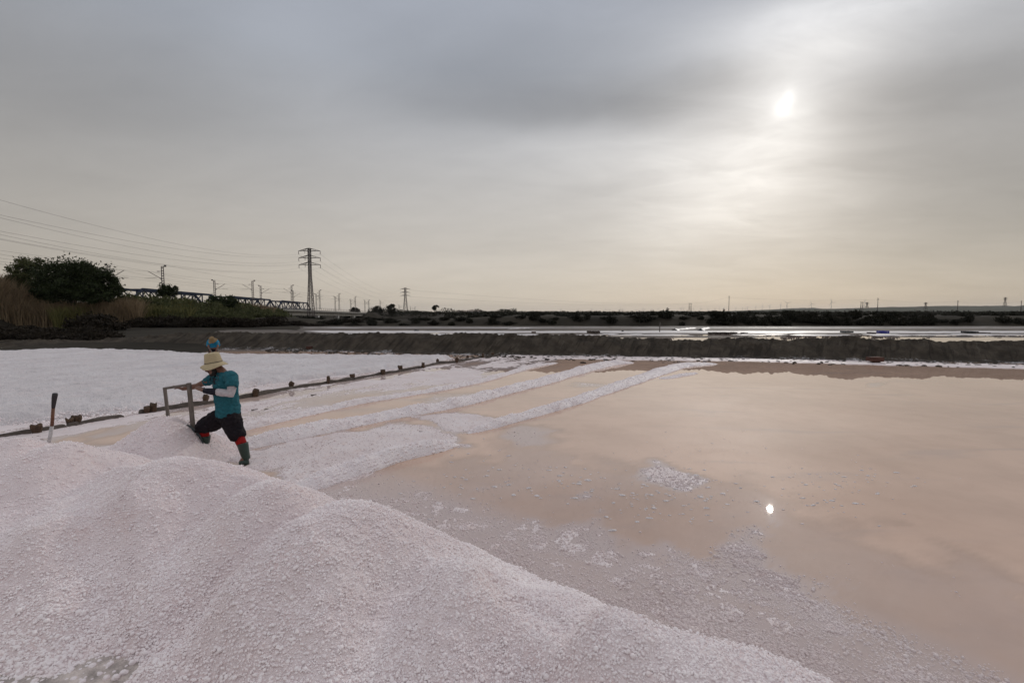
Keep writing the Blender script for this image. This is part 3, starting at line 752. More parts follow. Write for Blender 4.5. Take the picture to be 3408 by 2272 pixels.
# ------------------------------------------------------------------ mud berm beyond the near ponds
BASE = [(-900, 1225), (-400, 1188), (0, 1167), (266, 1157), (550, 1156), (900, 1161), (1250, 1171), (1500, 1178), (1700, 1181), (2000, 1185), (2500, 1190), (3000, 1200), (3408, 1206), (3900, 1222)]
CRPX = np.array([(-900, 1150), (0, 1136), (250, 1134), (420, 1126), (520, 1120), (620, 1112), (760, 1108), (1000, 1112), (1200, 1112), (1400, 1115), (1600, 1113), (1660, 1117), (1900, 1119), (1990, 1122), (2080, 1128), (2200, 1132), (2300, 1137), (2370, 1134), (2480, 1127), (2620, 1134), (2740, 1128), (2830, 1123), (2930, 1135), (3040, 1130), (3150, 1140), (3408, 1143), (3900, 1150)])
bp = np.array([G(a, b)[:2] for a, b in BASE]); c, s = resample(bp, .07)
t = np.gradient(c, axis=0); t /= np.linalg.norm(t, axis=1)[:, None]; nrm = np.stack([-t[:, 1], t[:, 0]], 1)
crest_xy = c+nrm*1.25
cpx = 1704+F*crest_xy[:, 0]/crest_xy[:, 1]
zc = H-(np.interp(cpx, CRPX[:, 0], CRPX[:, 1])-1040)/F*crest_xy[:, 1]
prof = np.array([(-.55, -.08), (-.30, .03), (-.12, .05), (0, .08), (.10, .13), (.2, .22), (.35, .36), (.5, .51), (.65, .66), (.8, .79), (.92, .88), (1.0, .93), (1.08, .97), (1.16, 1.0), (1.25, 1.0), (1.35, 1.0), (1.45, .99), (1.6, .95), (1.8, .84), (2.1, .66), (2.5, .42), (3.0, .15), (3.6, -.4)])
Q = np.linspace(0, 1, 60); pi_ = np.interp(Q, np.linspace(0, 1, len(prof)), np.arange(len(prof)))
po = np.interp(pi_, np.arange(len(prof)), prof[:, 0]); pz = np.interp(pi_, np.arange(len(prof)), prof[:, 1])
S2, PO = np.meshgrid(s, po, indexing='ij'); PZ = np.repeat(pz[None], len(s), 0)
face = sstep(.1, .5, PO)*sstep(1.1, .8, PO); top = sstep(.85, 1.1, PO)*sstep(2.1, 1.5, PO)
rill = fbm(S2*1.1+PZ*1.6, PZ*.5, 4, 160); off = .10*rill*face+.05*fbm(S2*3, PZ*5, 3, 161)*face
Zb = PZ*(zc[:, None])+top*(.17*fbm(S2*1.5, PO*3, 4, 162)+.17*np.abs(fbm(S2*4, PO*5, 3, 163)))+.02*fbm(S2*5, PO*6, 3, 164)
foot = sstep(.25, .0, PO); Zb = Zb+foot*.05*np.clip(fbm(S2*1.8, PO*4, 4, 165), 0, 1)
Xb = c[:, None, 0]+nrm[:, None, 0]*(PO+off); Yb = c[:, None, 1]+nrm[:, None, 1]*(PO+off)
structure('terrain', mesh_np('terrain', np.stack([Xb, Yb, Zb], -1).reshape(-1, 3), grid_faces(*PO.shape)[:, ::-1]), M['mud'])
# wet mud clods strewn along the foot
mb = MB()
for _ in range(900):
    px = random.uniform(880, 3480); yb = np.interp(px, [a for a, b in BASE], [b for a, b in BASE])
    py = yb+abs(random.gauss(0, 6))+2+(3 if px > 2900 else 0); cx_, cy_, _z = G(px, py); r = random.uniform(.02, .075)
    mb.ball((cx_, cy_, r*.2), (r*random.uniform(1, 2.4), r*random.uniform(.7, 1.3), r*random.uniform(.5, .9)), 6, 4, Matrix.Rotation(random.uniform(-.5, .5), 3, 'Z'))
tag(mb.build('mud_clods', M['mud']), 'dark wet mud clods strewn along the foot of the bank', 'mud clods', kind='stuff')

# ------------------------------------------------------------------ far ponds between the berm and the scrub bank
yy_ = np.arange(25, 76, .4); xx_ = np.arange(-52, 95, 1.2)
wx, wy = np.meshgrid(xx_, yy_)
me = mesh_np('far_water', np.stack([wx, wy, np.full(wx.shape, -.02)], -1).reshape(-1, 3), grid_faces(*wx.shape)); attr(me, 'depth', np.full(wx.size, .07))
structure('far_water', me, M['water_far'])
yy_ = np.arange(33, 76, .22); xx_ = np.arange(-46, 90, .45); wx, wy = np.meshgrid(xx_, yy_)
r = wx/wy
def band(y, a, b, w): return np.minimum(y-a, b-y)/w
n1 = fbm(wx*.10, wy*.35, 4, 170); n2 = fbm(wx*.35, wy*1.2, 4, 171)
wl = wy+.06*wx*0+1.6*n1
mudb = np.maximum.reduce([band(wl, 59.5, 68.2, 1.0)+.4, band(wl, 49.6, 50.9, .6)+1.1*n1, band(wl, 42.8, 45.2, .8)-1.0+2.6*n1, band(wy, 71.2, 77, .6)+.4])
mudb = np.maximum(mudb, band(r, -.70, -.45-.010*(wy-58), .06)*1+.8*n2 - 0*wy)*1.0
mz_ = -.06+.12*np.clip(mudb+.4*n2, -1, 1)+.03*n2
m = mudb+.4*n2 > -.35
v = np.stack([wx, wy, mz_], -1).reshape(-1, 3); f = grid_faces(*wx.shape, m); v, f, _ = compact(v, f)
structure('mud_ground', mesh_np('mud_ground', v, f), M['far_mud'])
sb = np.maximum.reduce([band(wl, 51.5, 57.5, .8), band(wy+.5*n2, 68.6, 70.9, .4), band(wl, 45.6, 49.4, 1.2)-.55+1.6*n2])
sb = np.where(r < -.50, np.maximum(band(wy+n2, 42.5, 47.5, .8), band(wy+n2, 60, 66, .8)+3*(r+.50)), sb)
sb = np.where(r < -.64, -1, sb)
sz_ = -.07+.10*np.clip(sb+.6*n2, -1, 1)+.03*n2
m = sb+.6*n2 > -.35
v = np.stack([wx, wy, sz_], -1).reshape(-1, 3); f = grid_faces(*wx.shape, m); v, f, _ = compact(v, f)
structure('salt_field', mesh_np('salt_field', v, f), M['far_salt'])
# two salt heaps raked across the far mud
def far_heap(a, b, w_, h_, label):
    a, b = Vector(G(*a)), Vector(G(*b)); n = 14; mbx = MB(); t = (b-a); u = Vector((-t.y, t.x, 0)).normalized(); vs = []
    for i in range(n+1):
        p = a+t*(i/n)
        for q in (-1, -.5, 0, .5, 1): vs.append(p+u*q*w_*(1+.2*random.random())+Vector((0, 0, -.05+h_*(1-abs(q)**1.4)*(.7+.5*random.random()))))
    mbx.add(vs, [(i*5+k, i*5+k+1, (i+1)*5+k+1, (i+1)*5+k) for i in range(n) for k in range(4)])
    tag(mbx.build('salt_heap', M['far_salt'], smooth=True), label, 'salt heap', 'low salt heaps on the far ponds')
far_heap((2245, 1099), (2310, 1094), .45, .25, 'low white salt heap slanting across the far mud, the longer of two')
far_heap((2330, 1100), (2356, 1094), .45, .30, 'short white salt heap slanting across the far mud beside a dark lump')
far_heap((1690, 1096), (1760, 1093), .5, .15, 'faint pale salt streak on the far mud left of the crates')

# ------------------------------------------------------------------ vegetation
def leaf_quads(mb_v, mb_f, pts, size, flat=.0):
    n = len(pts); a = RNG.normal(size=(n, 3)); a /= np.linalg.norm(a, axis=1)[:, None]; b = RNG.normal(size=(n, 3)); b -= a*(a*b).sum(1)[:, None]; b /= np.linalg.norm(b, axis=1)[:, None]
    s = (size*RNG.uniform(.5, 1.35, n))[:, None]
    q = np.stack([pts-a*s*.9, pts+b*s*.38, pts+a*s*.9, pts-b*s*.38], 1)
    o = sum(len(x) for x in mb_v); mb_v.append(q.reshape(-1, 3)); mb_f.append(np.arange(4*n).reshape(n, 4)+o)
def crown(blobs, n, size, sub=34, fill=.3):
    """blobs: (centre, radii). leaves cluster into ragged sprays through each blob's volume"""
    V, Fc = [], []
    tot = sum(np.prod(b[1])**(2/3) for b in blobs)
    for cen, rad_ in blobs:
        share = int(n*np.prod(rad_)**(2/3)/tot); rad_ = np.array(rad_)
        d = RNG.normal(size=(sub, 3)); d /= np.linalg.norm(d, axis=1)[:, None]; rr = RNG.uniform(fill, 1.0, sub)**.6
        cc = np.array(cen)+d*rr[:, None]*rad_; k = RNG.integers(0, sub, share)
        p = cc[k]+RNG.normal(size=(share, 3))*rad_*RNG.uniform(.09, .24, sub)[k][:, None]
        leaf_quads(V, Fc, p, size)
    return np.concatenate(V), np.concatenate(Fc)
def crown_obj(name, blobs, n, size, mat, parent, **k):
    v, f = crown(blobs, n, size, **k); return link(name, mesh_np(name, v, f, smooth=False), mat, parent)
def tz(x, y): return float(terrain(np.array([[x]]), np.array([[y]]))[0, 0])
def tree(label, base, blobs, n, size, mat, name='broad_tree', group=None, trunk_r=.22):
    t = empty(name, base, label, 'tree', group)
    mb = MB(); bz = Vector(base)
    for cen, rd in blobs:
        mid = bz.lerp(Vector(cen), .5)+Vector((random.uniform(-.3, .3), random.uniform(-.3, .3), .2))
        mb.tube([bz+Vector((random.uniform(-.2, .2), 0, -.3)), mid, Vector(cen)], [trunk_r, trunk_r*.55, trunk_r*.2], 6)
    mb.build('trunk', M['bark'], t, True)
    crown_obj('crown', blobs, n, size, mat, t); return t
def Bl(px, py, d, rx, ry_, rz=None): return (P(px, py, d), (rx/F*d, (rz or rx*.8)/F*d, ry_/F*d))
b = P(250, 1060, 62); tree('big dark rounded tree standing over the reeds, the widest one', (b[0], 62, tz(b[0], 62)),
     [Bl(190, 925, 63, 62, 50), Bl(262, 918, 62, 66, 48), Bl(330, 940, 62, 52, 48), Bl(235, 962, 61, 80, 40), Bl(320, 975, 61, 66, 32), Bl(377, 958, 62, 22, 26), Bl(160, 965, 62, 50, 40)], 34000, .19, M['leaf_dark'], trunk_r=.3)
b = P(85, 1060, 64); tree('taller feathery olive tree at the left edge beside the big dark tree', (b[0], 64, tz(b[0], 64)),
     [Bl(68, 900, 64, 34, 34), Bl(105, 888, 65, 36, 32), Bl(60, 935, 64, 34, 34), Bl(105, 940, 64, 48, 40), Bl(75, 970, 64, 50, 30), Bl(20, 968, 66, 30, 14)], 15000, .16, M['leaf_green'], 'feathery_tree', trunk_r=.2)
b = P(558, 1060, 88); tree('small dark tree in front of the near end of the blue truss', (b[0], 88, tz(b[0], 88)),
     [Bl(550, 962, 88, 22, 16), Bl(565, 972, 88, 26, 14), Bl(583, 962, 88, 9, 12), Bl(540, 972, 88, 18, 16)], 2600, .22, M['leaf_dark'])
b = P(740, 1060, 100); tree('dark low tree half hiding the middle of the blue truss', (b[0], 100, tz(b[0], 100)),
     [Bl(715, 1000, 100, 24, 18), Bl(750, 1000, 100, 26, 18), Bl(772, 1002, 100, 18, 20), Bl(735, 1012, 100, 40, 14)], 3200, .24, M['leaf_dark'])
# reeds: thousands of stems, one mass
def reeds(name, spots, h0, h1, wd, mat, label, lean=.22):
    n = len(spots); sp_ = np.array(spots); h = RNG.uniform(h0, h1, n)*(.85+.3*(fbm(sp_[:, 0]*.3, sp_[:, 1]*.3, 3, 180)+.5))
    an = RNG.uniform(0, 6.283, n); wv = np.stack([np.cos(an), np.sin(an), 0*an], 1)*wd*RNG.uniform(.6, 1.4, n)[:, None]
    ln = RNG.normal(0, lean, (n, 2))*h[:, None]; b = sp_; m_ = b+np.stack([ln[:, 0]*.35, ln[:, 1]*.35, h*.6], 1); tp = b+np.stack([ln[:, 0], ln[:, 1], h], 1)
    v = np.stack([b-wv, b+wv, m_-wv, m_+wv, tp-wv*.25, tp+wv*.25], 1).reshape(-1, 3); i = np.arange(n)[:, None]*6
    f = np.concatenate([i+np.array([[0, 1, 3, 2]]), i+np.array([[2, 3, 5, 4]])])
    return tag(link(name, mesh_np(name, v, f, smooth=False), mat), label, 'reeds', kind='stuff')
def scatter(n, px0, px1, dfun):
    out = []
    for _ in range(n):
        px = random.uniform(px0, px1); d = dfun(px, random.random()); x = (px-1704)/F*d*1.0; out.append((x, d, tz(x, d)-.1))
    return out
def fast_scatter(n, px0, px1, d0, d1):
    px = RNG.uniform(px0, px1, n); d = np.interp(px, *d0)+(np.interp(px, *d1)-np.interp(px, *d0))*RNG.random(n); x = (px-1704)/F*d
    z = terrain(x[None], d[None])[0]; return np.stack([x, d, z-.1], 1)
reeds("reeds", fast_scatter(38000, -900, 470, ([-900, 470], [50, 62]), ([-900, 470], [57, 70])), 2.2, 4.1, .035, M['reed'], 'tall dry reddish brown reeds massed below the big dark tree')
reeds('tall_grass', fast_scatter(9000, 180, 640, ([180, 640], [57, 70]), ([180, 640], [63, 84])), 1.6, 3.4, .04, M['reed_green'], 'yellowish green reeds growing through the brown reed bed')
reeds('dry_grass', fast_scatter(9000, 700, 940, ([700, 940], [92, 128]), ([700, 940], [112, 152])), .8, 1.7, .06, M['reed'], 'dry brown grass on the slope beside the viaduct end')
# bushes
def bush_proto(name, label, mat, n, size, group, sq=.62):
    t = empty(name, (0, 0, 0), label, 'bush', group)
    bl = [((random.uniform(-.45, .45), random.uniform(-.35, .35), sq*random.uniform(.45, .75)), (random.uniform(.4, .62), random.uniform(.4, .6), sq*random.uniform(.35, .5))) for _ in range(5)]
    bl.append(((0, 0, sq*.35), (.8, .7, sq*.36)))
    mb = MB()
    for cen, rd in bl[:4]: mb.tube([(0, 0, -.15), Vector(cen)*.6, cen], [.05, .03, .012], 5)
    mb.build('stems', M['bark'], t); crown_obj('foliage', bl, n, size, mat, t, sub=18, fill=.35); return t
PROTO = {}
def where(px, table):
    for lim, ph in table:
        if px < lim: return ph
    return table[-1][1]
GREEN_AT = [(480, 'between the big dark tree and the near truss end'), (610, 'below the small dark tree by the truss'), (700, 'between the two dark trees under the truss'), (790, 'around the dark low tree at mid truss'), (870, 'under the far truss spans'), (9999, 'on the slope by the viaduct end')]
DARK_AT = [(560, 'right of the large dark bush'), (700, 'under the small dark tree'), (850, 'below the middle of the truss'), (960, 'below the viaduct end'), (1080, 'before the tall pylon'), (9999, 'in front of the viaduct piers')]
BANK_AT = [(1250, 'before the viaduct'), (1420, 'under the second pylon'), (1620, 'below the palm and white houses'), (1900, 'left of the row of three crates'), (2150, 'behind the thin upright pole'), (2350, 'below the left portal pylon'), (2600, 'below the tall slender mast'), (2800, 'left of the blue crate'), (3000, 'behind the blue crate'), (3200, 'right of the blue crate'), (9999, 'behind the longest dark tray')]
EARTH_AT = [(90, 'at the left edge'), (200, 'below the reeds'), (300, 'below the large dark bush'), (9999, 'where the berm begins')]
def bush(kind, x, y, z, sx_, sz_, label, group):
    spec = {'dark': ('scrub_bush', M['leaf_bush'], 1500, .085), 'green': ('green_bush', M['leaf_green'], 2300, .075), 'far': ('saltbush', M['leaf_far'], 900, .11)}[kind]
    lst = PROTO.setdefault(kind, [])
    if len(lst) < 3:
        o = bush_proto(spec[0], label, spec[1], spec[2], spec[3], group); lst.append(o)
    else: o = copy_tree(random.choice(lst))
    o.location = (x, y, z-.05); o.scale = (sx_, sx_, sz_); o.rotation_euler = (0, 0, random.uniform(0, 6.28)); tag(o, label, 'bush', group); return o
for k in range(84):
    px = 405+520*((k+.5)/84)+random.uniform(-14, 14); fr = (k*.618) % 1
    df, db = np.interp(px, [400, 700, 950], [66, 66, 92]), np.interp(px, [400, 690, 930], [74, 95, 140])
    d = df+(db-df)*fr; x = (px-1704)/F*d; z = tz(x, d)
    yt = np.interp(px, [400, 560, 720, 860, 940], [972, 984, 998, 1015, 1034]); yt = 1064+(yt-1064)*(.25+.75*fr)+random.uniform(-6, 8)
    h = max(.9, H-(yt-1040)/F*d-z); bush('green', x, d, z, max(1.6, h*.9)*random.uniform(.9, 1.15), h/.72, ('taller' if fr > .6 else 'middling' if fr > .3 else 'low front')+' green bush '+where(px, GREEN_AT), 'green thicket bushes below the bridge')
for k in range(34):
    px = 440+760*((k+.5)/34)+random.uniform(-10, 10); d = np.interp(px, [440, 700, 950, 1200], [60, 62, 74, 80])+random.uniform(-2, 3); x = (px-1704)/F*d; z = tz(x, d)
    bush('dark', x, d, z, random.uniform(1.2, 2.1), random.uniform(1.4, 2.4)*(1 if px < 930 else .45), 'dark brown low bush at the thicket foot '+where(px, DARK_AT), 'dark bushes at the foot of the thicket')
for (px, yt, d, sx_) in ((300, 1042, 52, 2.2), (345, 1058, 50, 1.9), (262, 1060, 51, 1.6), (385, 1068, 51, 1.5), (325, 1048, 53, 2.0)):
    lab_ = {300: 'tallest large dark rounded bush before the reeds', 345: 'large dark bush leaning right of the tallest one before the reeds', 262: 'leftmost large dark bush before the reeds', 385: 'lowest and rightmost large dark bush before the reeds', 325: 'large dark bush behind the tallest one before the reeds'}[px]
    x = (px-1704)/F*d; z = tz(x, d); bush('dark', x, d, z, sx_, (H-(yt-1040)/F*d-z)/.72, lab_, 'large dark bushes in front of the reeds')
for k in range(26):
    px = -60+440*((k+.5)/26)+random.uniform(-8, 8); d = random.uniform(30.5, 36)
    x = (px-1704)/F*d; bush('dark', x, d, max(.30, tz(x, d)), random.uniform(.7, 1.2), random.uniform(.5, .95), 'low dark shrub on the earth bank '+where(px, EARTH_AT), 'low shrubs on the left earth bank')
for k in range(16):
    px = -60+420*((k+.5)/16)+random.uniform(-8, 8); d = random.uniform(38, 50)
    x = (px-1704)/F*d; bush('dark', x, d, tz(x, d), random.uniform(.9, 1.6), random.uniform(.6, 1.1), 'brown shrub on dry ground behind the earth bank '+where(px, EARTH_AT), 'shrubs before the reeds')
far_spots = [(1783, 26), (1840, 17), (1925, 20), (1955, 16), (2036, 24), (2140, 30), (2210, 30), (2270, 15), (2330, 14), (1690, 14), (1640, 18), (1560, 16), (1500, 14), (1450, 18), (1385, 15), (1340, 13), (1240, 20), (1290, 18), (1180, 16), (1130, 20), (3215, 24), (3340, 26), (3390, 22), (3440, 25), (3175, 16)]
far_spots += [(2360+i*21+random.uniform(-8, 8), random.uniform(21, 30)) for i in range(36)]
for px, hp in far_spots:
    d = random.uniform(77, 81); x = (px-1704)/F*d; z = tz(x, d); bush('far', x, d, z-.15, hp/F*d*random.uniform(.9, 1.2), hp/F*d*1.55, ('large' if hp > 22 else 'small')+' dark bush on the far bank '+where(px, BANK_AT), 'dark bushes on the far bank')
for k in range(110):
    px = 1000+2450*((k+.5)/110)+random.uniform(-16, 16); d = random.uniform(78, 92); x = (px-1704)/F*d; z = tz(x, d)
    bush('far', x, d, z-.1, random.uniform(1.0, 1.8), random.uniform(.5, 1.1), 'low grey scrub tuft on the far bank '+where(px, BANK_AT), 'low scrub on the far bank')
# far wood: reads as one mass
def far_mass(name, d0, d1, px0, px1, n, hh_, size, label, mat):
    V, Fc = [], []; px = RNG.uniform(px0, px1, n); d = RNG.uniform(d0, d1, n); x = (px-1704)/F*d; z = np.maximum(terrain(x[None], d[None])[0], .0)
    hgt = hh_*np.clip(.45+1.0*fbm(px*.02, d*.02, 4, 190), .12, 1.6); leaf_quads(V, Fc, np.stack([x, d, z+hgt*RNG.random(n)**.8], 1), size)
    tag(link(name, mesh_np(name, np.concatenate(V), np.concatenate(Fc), smooth=False), mat), label, 'scrub', kind='stuff')
far_mass('far_scrub', 120, 230, 1480, 3700, 26000, 1.25, .38, 'dark low scrub covering the plain beyond the far bank', M['leaf_far'])
far_mass('far_thicket', 300, 420, 1225, 1720, 9000, 4.2, .6, 'dark thicket on the plain right of the viaduct', M['leaf_far'])
far_mass('far_woodland', 500, 1100, 1225, 3800, 16000, 3.6, 1.4, 'distant strip of woodland along the plain', M['leaf_far'])
for (px, py, d, rx, ry_, lab, nm) in ((1182, 1031, 292, 14, 7, 'round dark tree at the end of the viaduct', 'round_tree'), (1258, 1032, 330, 17, 13, 'dark bushy tree just right of the viaduct end', 'broad_tree'), (1305, 1032, 330, 15, 14, 'dark tree with a ragged top under the second pylon', 'broad_tree'),
                                      (1391, 1041, 360, 15, 8, 'round low tree right of the second pylon', 'round_tree'), (1503, 1046, 360, 12, 5, 'low round tree left of the white house', 'round_tree'), (1581, 1040, 380, 9, 6, 'round tree between the white houses', 'round_tree'), (1610, 1046, 380, 16, 6, 'flat topped tree right of the white houses', 'round_tree'), (1640, 1046, 390, 13, 6, 'last rounded tree of the row by the white houses', 'round_tree')):
    b = P(px, 1052, d); tree(lab, (b[0], d, b[2]), [Bl(px, py, d, rx, ry_), Bl(px+rx*.4, py+ry_*.4, d, rx*.6, ry_*.7), Bl(px-rx*.5, py+ry_*.4, d, rx*.6, ry_*.7)], 900, .8, M['leaf_far'], nm, trunk_r=.35)
b = P(1305, 1050, 335); tree('slim tall tree with a small flat crown beside the second pylon', (b[0], 335, b[2]), [Bl(1305, 1016, 335, 8, 4), Bl(1297, 1022, 335, 8, 6)], 500, .8, M['leaf_far'], 'slim_tree')
# palms
pt = empty('palm_tree', P(1450, 1043, 330), 'lone dark palm tree on the horizon right of the second pylon', 'palm tree')
mb = MB(); mb.tube([P(1450, 1044, 330), P(1451, 1030, 330), P(1450, 1020, 330)], [.35, .28, .25], 7); mb.build('trunk', M['bark'], pt)
for k in range(13):
    a = 6.283*k/13; L_ = random.uniform(2.0, 2.7); c0 = Vector(P(1450, 1020, 330)); dv = Vector((math.cos(a), math.sin(a), 0)); fm = MB(); up = random.uniform(.2, 1.2)
    pts = [c0, c0+dv*L_*.4+Vector((0, 0, up*.8)), c0+dv*L_*.8+Vector((0, 0, up*.5-.3)), c0+dv*L_+Vector((0, 0, up*.2-1.0))]
    fm.tube(pts, [(.10, .10), (.10, .42), (.10, .36), (.05, .06)], 4); fm.build('frond', M['leaf_far'], pt)
mb = MB(); mb.tube([P(1444, 1043, 332), P(1446, 1034, 332), P(1445, 1027, 332)], [.25, .2, .18], 6)
pt2 = empty('palm_tree', P(1444, 1043, 332), 'shorter palm stem leaning against the lone palm', 'palm tree'); mb.build('trunk', M['bark'], pt2); crown_obj('crown', [Bl(1445, 1026, 332, 6, 5)], 300, .8, M['leaf_far'], pt2)

# ------------------------------------------------------------------ white houses far off
def house(px, d, w_, h_, label, roof=True):
    b = Vector(P(px, 1050, d)); b.z = 1.0; t = empty('white_house', b, label, 'house', 'white houses on the plain')
    mb = MB(); mb.box(b+Vector((0, 0, h_/2)), (w_, 6, h_)); wl_ = mb.build('wall', M['white_wall'], t)
    mb = MB(); mb.add([b+Vector(q) for q in ((-w_/2-.3, -3.3, h_), (w_/2+.3, -3.3, h_), (w_/2+.3, 3.3, h_), (-w_/2-.3, 3.3, h_), (-w_/2-.3, 0, h_+1.0), (w_/2+.3, 0, h_+1.0))], [(0, 1, 5, 4), (2, 3, 4, 5), (0, 4, 3), (1, 2, 5), (3, 2, 1, 0)]); mb.build('roof', M['roof'], t)
    for k in range(2):
        mb = MB(); mb.box(b+Vector((-w_/4+k*w_/2, -3.03, h_*.55)), (1.0, .1, 1.1)); mb.build('window', M['window'], t)
house(1538, 330, 6.5, 1.7, 'small low white house, left of two on the plain')
house(1580, 330, 8.5, 2.2, 'white house with a pale roof, right of two on the plain')

# ------------------------------------------------------------------ hills on the horizon
def hill(name, prof, d, thick, seed, rough_):
    pr = np.array(prof, float); az = np.linspace(pr[0, 0], pr[-1, 0], 420); yy = np.interp(az, pr[:, 0], pr[:, 1])
    zt = (1040-yy)/F*d*1.0+H; x = (az-1704)/F*d; rows = []
    for k, q in enumerate(np.linspace(0, 1, 9)):
        dd = d-thick+thick*q; zz_ = zt*np.sin(q*math.pi/2)**1.2+rough_*fbm(az*.05, az*0+k*.7, 4, seed)*q
        rows.append(np.stack([x*dd/d, np.full(len(az), dd), zz_-(6 if k == 0 else 0)], 1))
    rows.append(np.stack([x, np.full(len(az), d+thick*.6), np.full(len(az), -6)], 1))
    structure(name, mesh_np(name, np.concatenate(rows), grid_faces(len(rows), len(az))), M['hill'])
hill('hills', [(1300, 1043), (1560, 1041), (1750, 1041), (1950, 1042), (2070, 1041), (2150, 1040), (2260, 1039), (2330, 1037), (2420, 1035), (2520, 1032), (2690, 1028.5), (2800, 1027), (2900, 1024), (2960, 1021.5), (3030, 1021), (3130, 1018), (3200, 1018), (3300, 1018.5), (3350, 1020), (3408, 1018), (3600, 1014), (3900, 1022)], 5200, 1600, 200, 5)
hill('mountain', [(1680, 1042), (1740, 1040), (1780, 1037), (1860, 1038.5), (1960, 1041), (2080, 1040), (2160, 1036), (2220, 1034), (2300, 1035.5), (2420, 1036), (2560, 1030), (2630, 1026), (2700, 1024), (2740, 1027), (2900, 1030), (3200, 1028), (3300, 1017.5), (3340, 1016.5), (3370, 1019), (3408, 1015), (3700, 1012)], 8500, 1500, 210, 6)
# ------------------------------------------------------------------ concrete viaduct
def vx(y, off=0): return -64-off-.1*y
def vz(y): return 3.77+(2.3-3.77)*(y-149)/(293-149)
br = empty('viaduct', (vx(220), 220, 0), 'low grey concrete railway viaduct on short pale piers', 'viaduct')
def deck_prism(name, offs, zs, y0, y1, mat, parent):
    """offs/zs: outline across the deck"""
    mb = MB(); k = len(offs); vs = []
    for y in (y0, y1): vs += [(vx(y, o), y, vz(y)+z) for o, z in zip(offs, zs)]
    mb.add(vs, [(i, (i+1) % k, k+(i+1) % k, k+i) for i in range(k)]+[tuple(range(k-1, -1, -1)), tuple(range(k, 2*k))]); return mb.build(name, mat, parent)
PIERS = [167, 199, 230, 263]
deck_prism('deck', (0, 0, 13, 13), (0, -.75, -.75, 0), 140, 296, M['concrete'], br)
ysp = [150]+PIERS+[292]
for a, b in zip(ysp[:-1], ysp[1:]):
    deck_prism('girder', (.9, 1.3, 3.2, 3.2), (-.752, -2.3, -2.3, -.752), a+.15, b-.15, M['concrete'], br)
    deck_prism('girder', (9, 9, 11, 11.5), (-.752, -2.3, -2.3, -.752), a+.15, b-.15, M['concrete'], br)
for y in PIERS:
    mb = MB()
    mb.box((vx(y, 1.7), y, vz(y)-2.3-.45), (2.6, 1.3, .9)); mb.box((vx(y, 1.7), y, vz(y)-5.2), (1.9, 1.1, 4.9)); mb.box((vx(y, 9.5), y, vz(y)-5), (2, 1.1, 5.3)); mb.build('pier', M['white_wall'], br)
mb = MB(); y = 294; mb.box((vx(y, 6.5), y, vz(y)-3.2), (13.4, 3.0, 5.2)); mb.build('abutment', M['concrete'], br)
mb = MB(); y = 150.5; mb.box((vx(y, 6.5), y-1.2, vz(y)-2.2), (13.4, 2.6, 3.4)); mb.build('abutment', M['concrete'], br)
rl = MB()
for y in np.arange(142, 296, 3.0): rl.bar((vx(y, .15), y, vz(y)), (vx(y, .15), y, vz(y)+1.05), .07)
for h in (.5, 1.0): rl.bar((vx(141, .15), 141, vz(141)+h), (vx(295, .15), 295, vz(295)+h), .07)
rl.build('railing', M['steel_grey'], br)

# ------------------------------------------------------------------ blue truss bridge behind the viaduct
def bxx_(y, o): return -77-o-.1*y
tb = empty('truss_bridge', (bxx_(160, 0), 160, 3.5), 'blue steel truss bridge running behind the trees and viaduct', 'bridge')
def ztop(y): return 7.85-(y-109)*.0085
def zbot(y): return 4.3-(y-109)*.005
spans = [(104, 143), (145, 184), (186, 226)]
for (a, b) in spans:
    npan = 8; ysn = np.linspace(a, b, npan+1)
    for o in (0, 5.0):
        MB().bar((bxx_(ysn[1], o), ysn[1], ztop(ysn[1])), (bxx_(ysn[-2], o), ysn[-2], ztop(ysn[-2])), .42, .55).build('top_chord', M['steel_blue'], tb)
        MB().bar((bxx_(a, o), a, zbot(a)), (bxx_(b, o), b, zbot(b)), .4, .6).build('bottom_chord', M['steel_blue'], tb)
        for (p, q) in ((0, 1), (npan, npan-1)):
            MB().bar((bxx_(ysn[p], o), ysn[p], zbot(ysn[p])), (bxx_(ysn[q], o), ysn[q], ztop(ysn[q])), .42, .5).build('end_post', M['steel_blue'], tb)
        for i in range(1, npan):
            y = ysn[i]; MB().bar((bxx_(y, o), y, zbot(y)), (bxx_(y, o), y, ztop(y)), .22).build('vertical', M['steel_blue'], tb)
        for i in range(1, npan-1):
            p, q = (i, i+1) if i < npan/2 else (i+1, i)
            MB().bar((bxx_(ysn[p], o), ysn[p], ztop(ysn[p])), (bxx_(ysn[q], o), ysn[q], zbot(ysn[q])), .20).build('diagonal', M['steel_blue'], tb)
    for i in range(1, npan):
        y = ysn[i]; MB().bar((bxx_(y, 0), y, ztop(y)), (bxx_(y, 5), y, ztop(y)), .2).build('cross_beam', M['steel_blue'], tb)
mb = MB()
for y in (104, 144, 185, 226): mb.box((bxx_(y, 2.5), y, zbot(y)-3.2), (7, 1.6, 5.6))
mb.build('pier', M['concrete'], tb)
mb = MB(); vs = []
for y in (104, 226): vs += [(bxx_(y, o), y, zbot(y)+z) for o, z in ((-.2, .32), (-.2, .1), (5.2, .1), (5.2, .32))]
mb.add(vs, [(i, (i+1) % 4, 4+(i+1) % 4, 4+i) for i in range(4)]+[(3, 2, 1, 0), (4, 5, 6, 7)]); mb.build('deck', M['concrete'], tb)

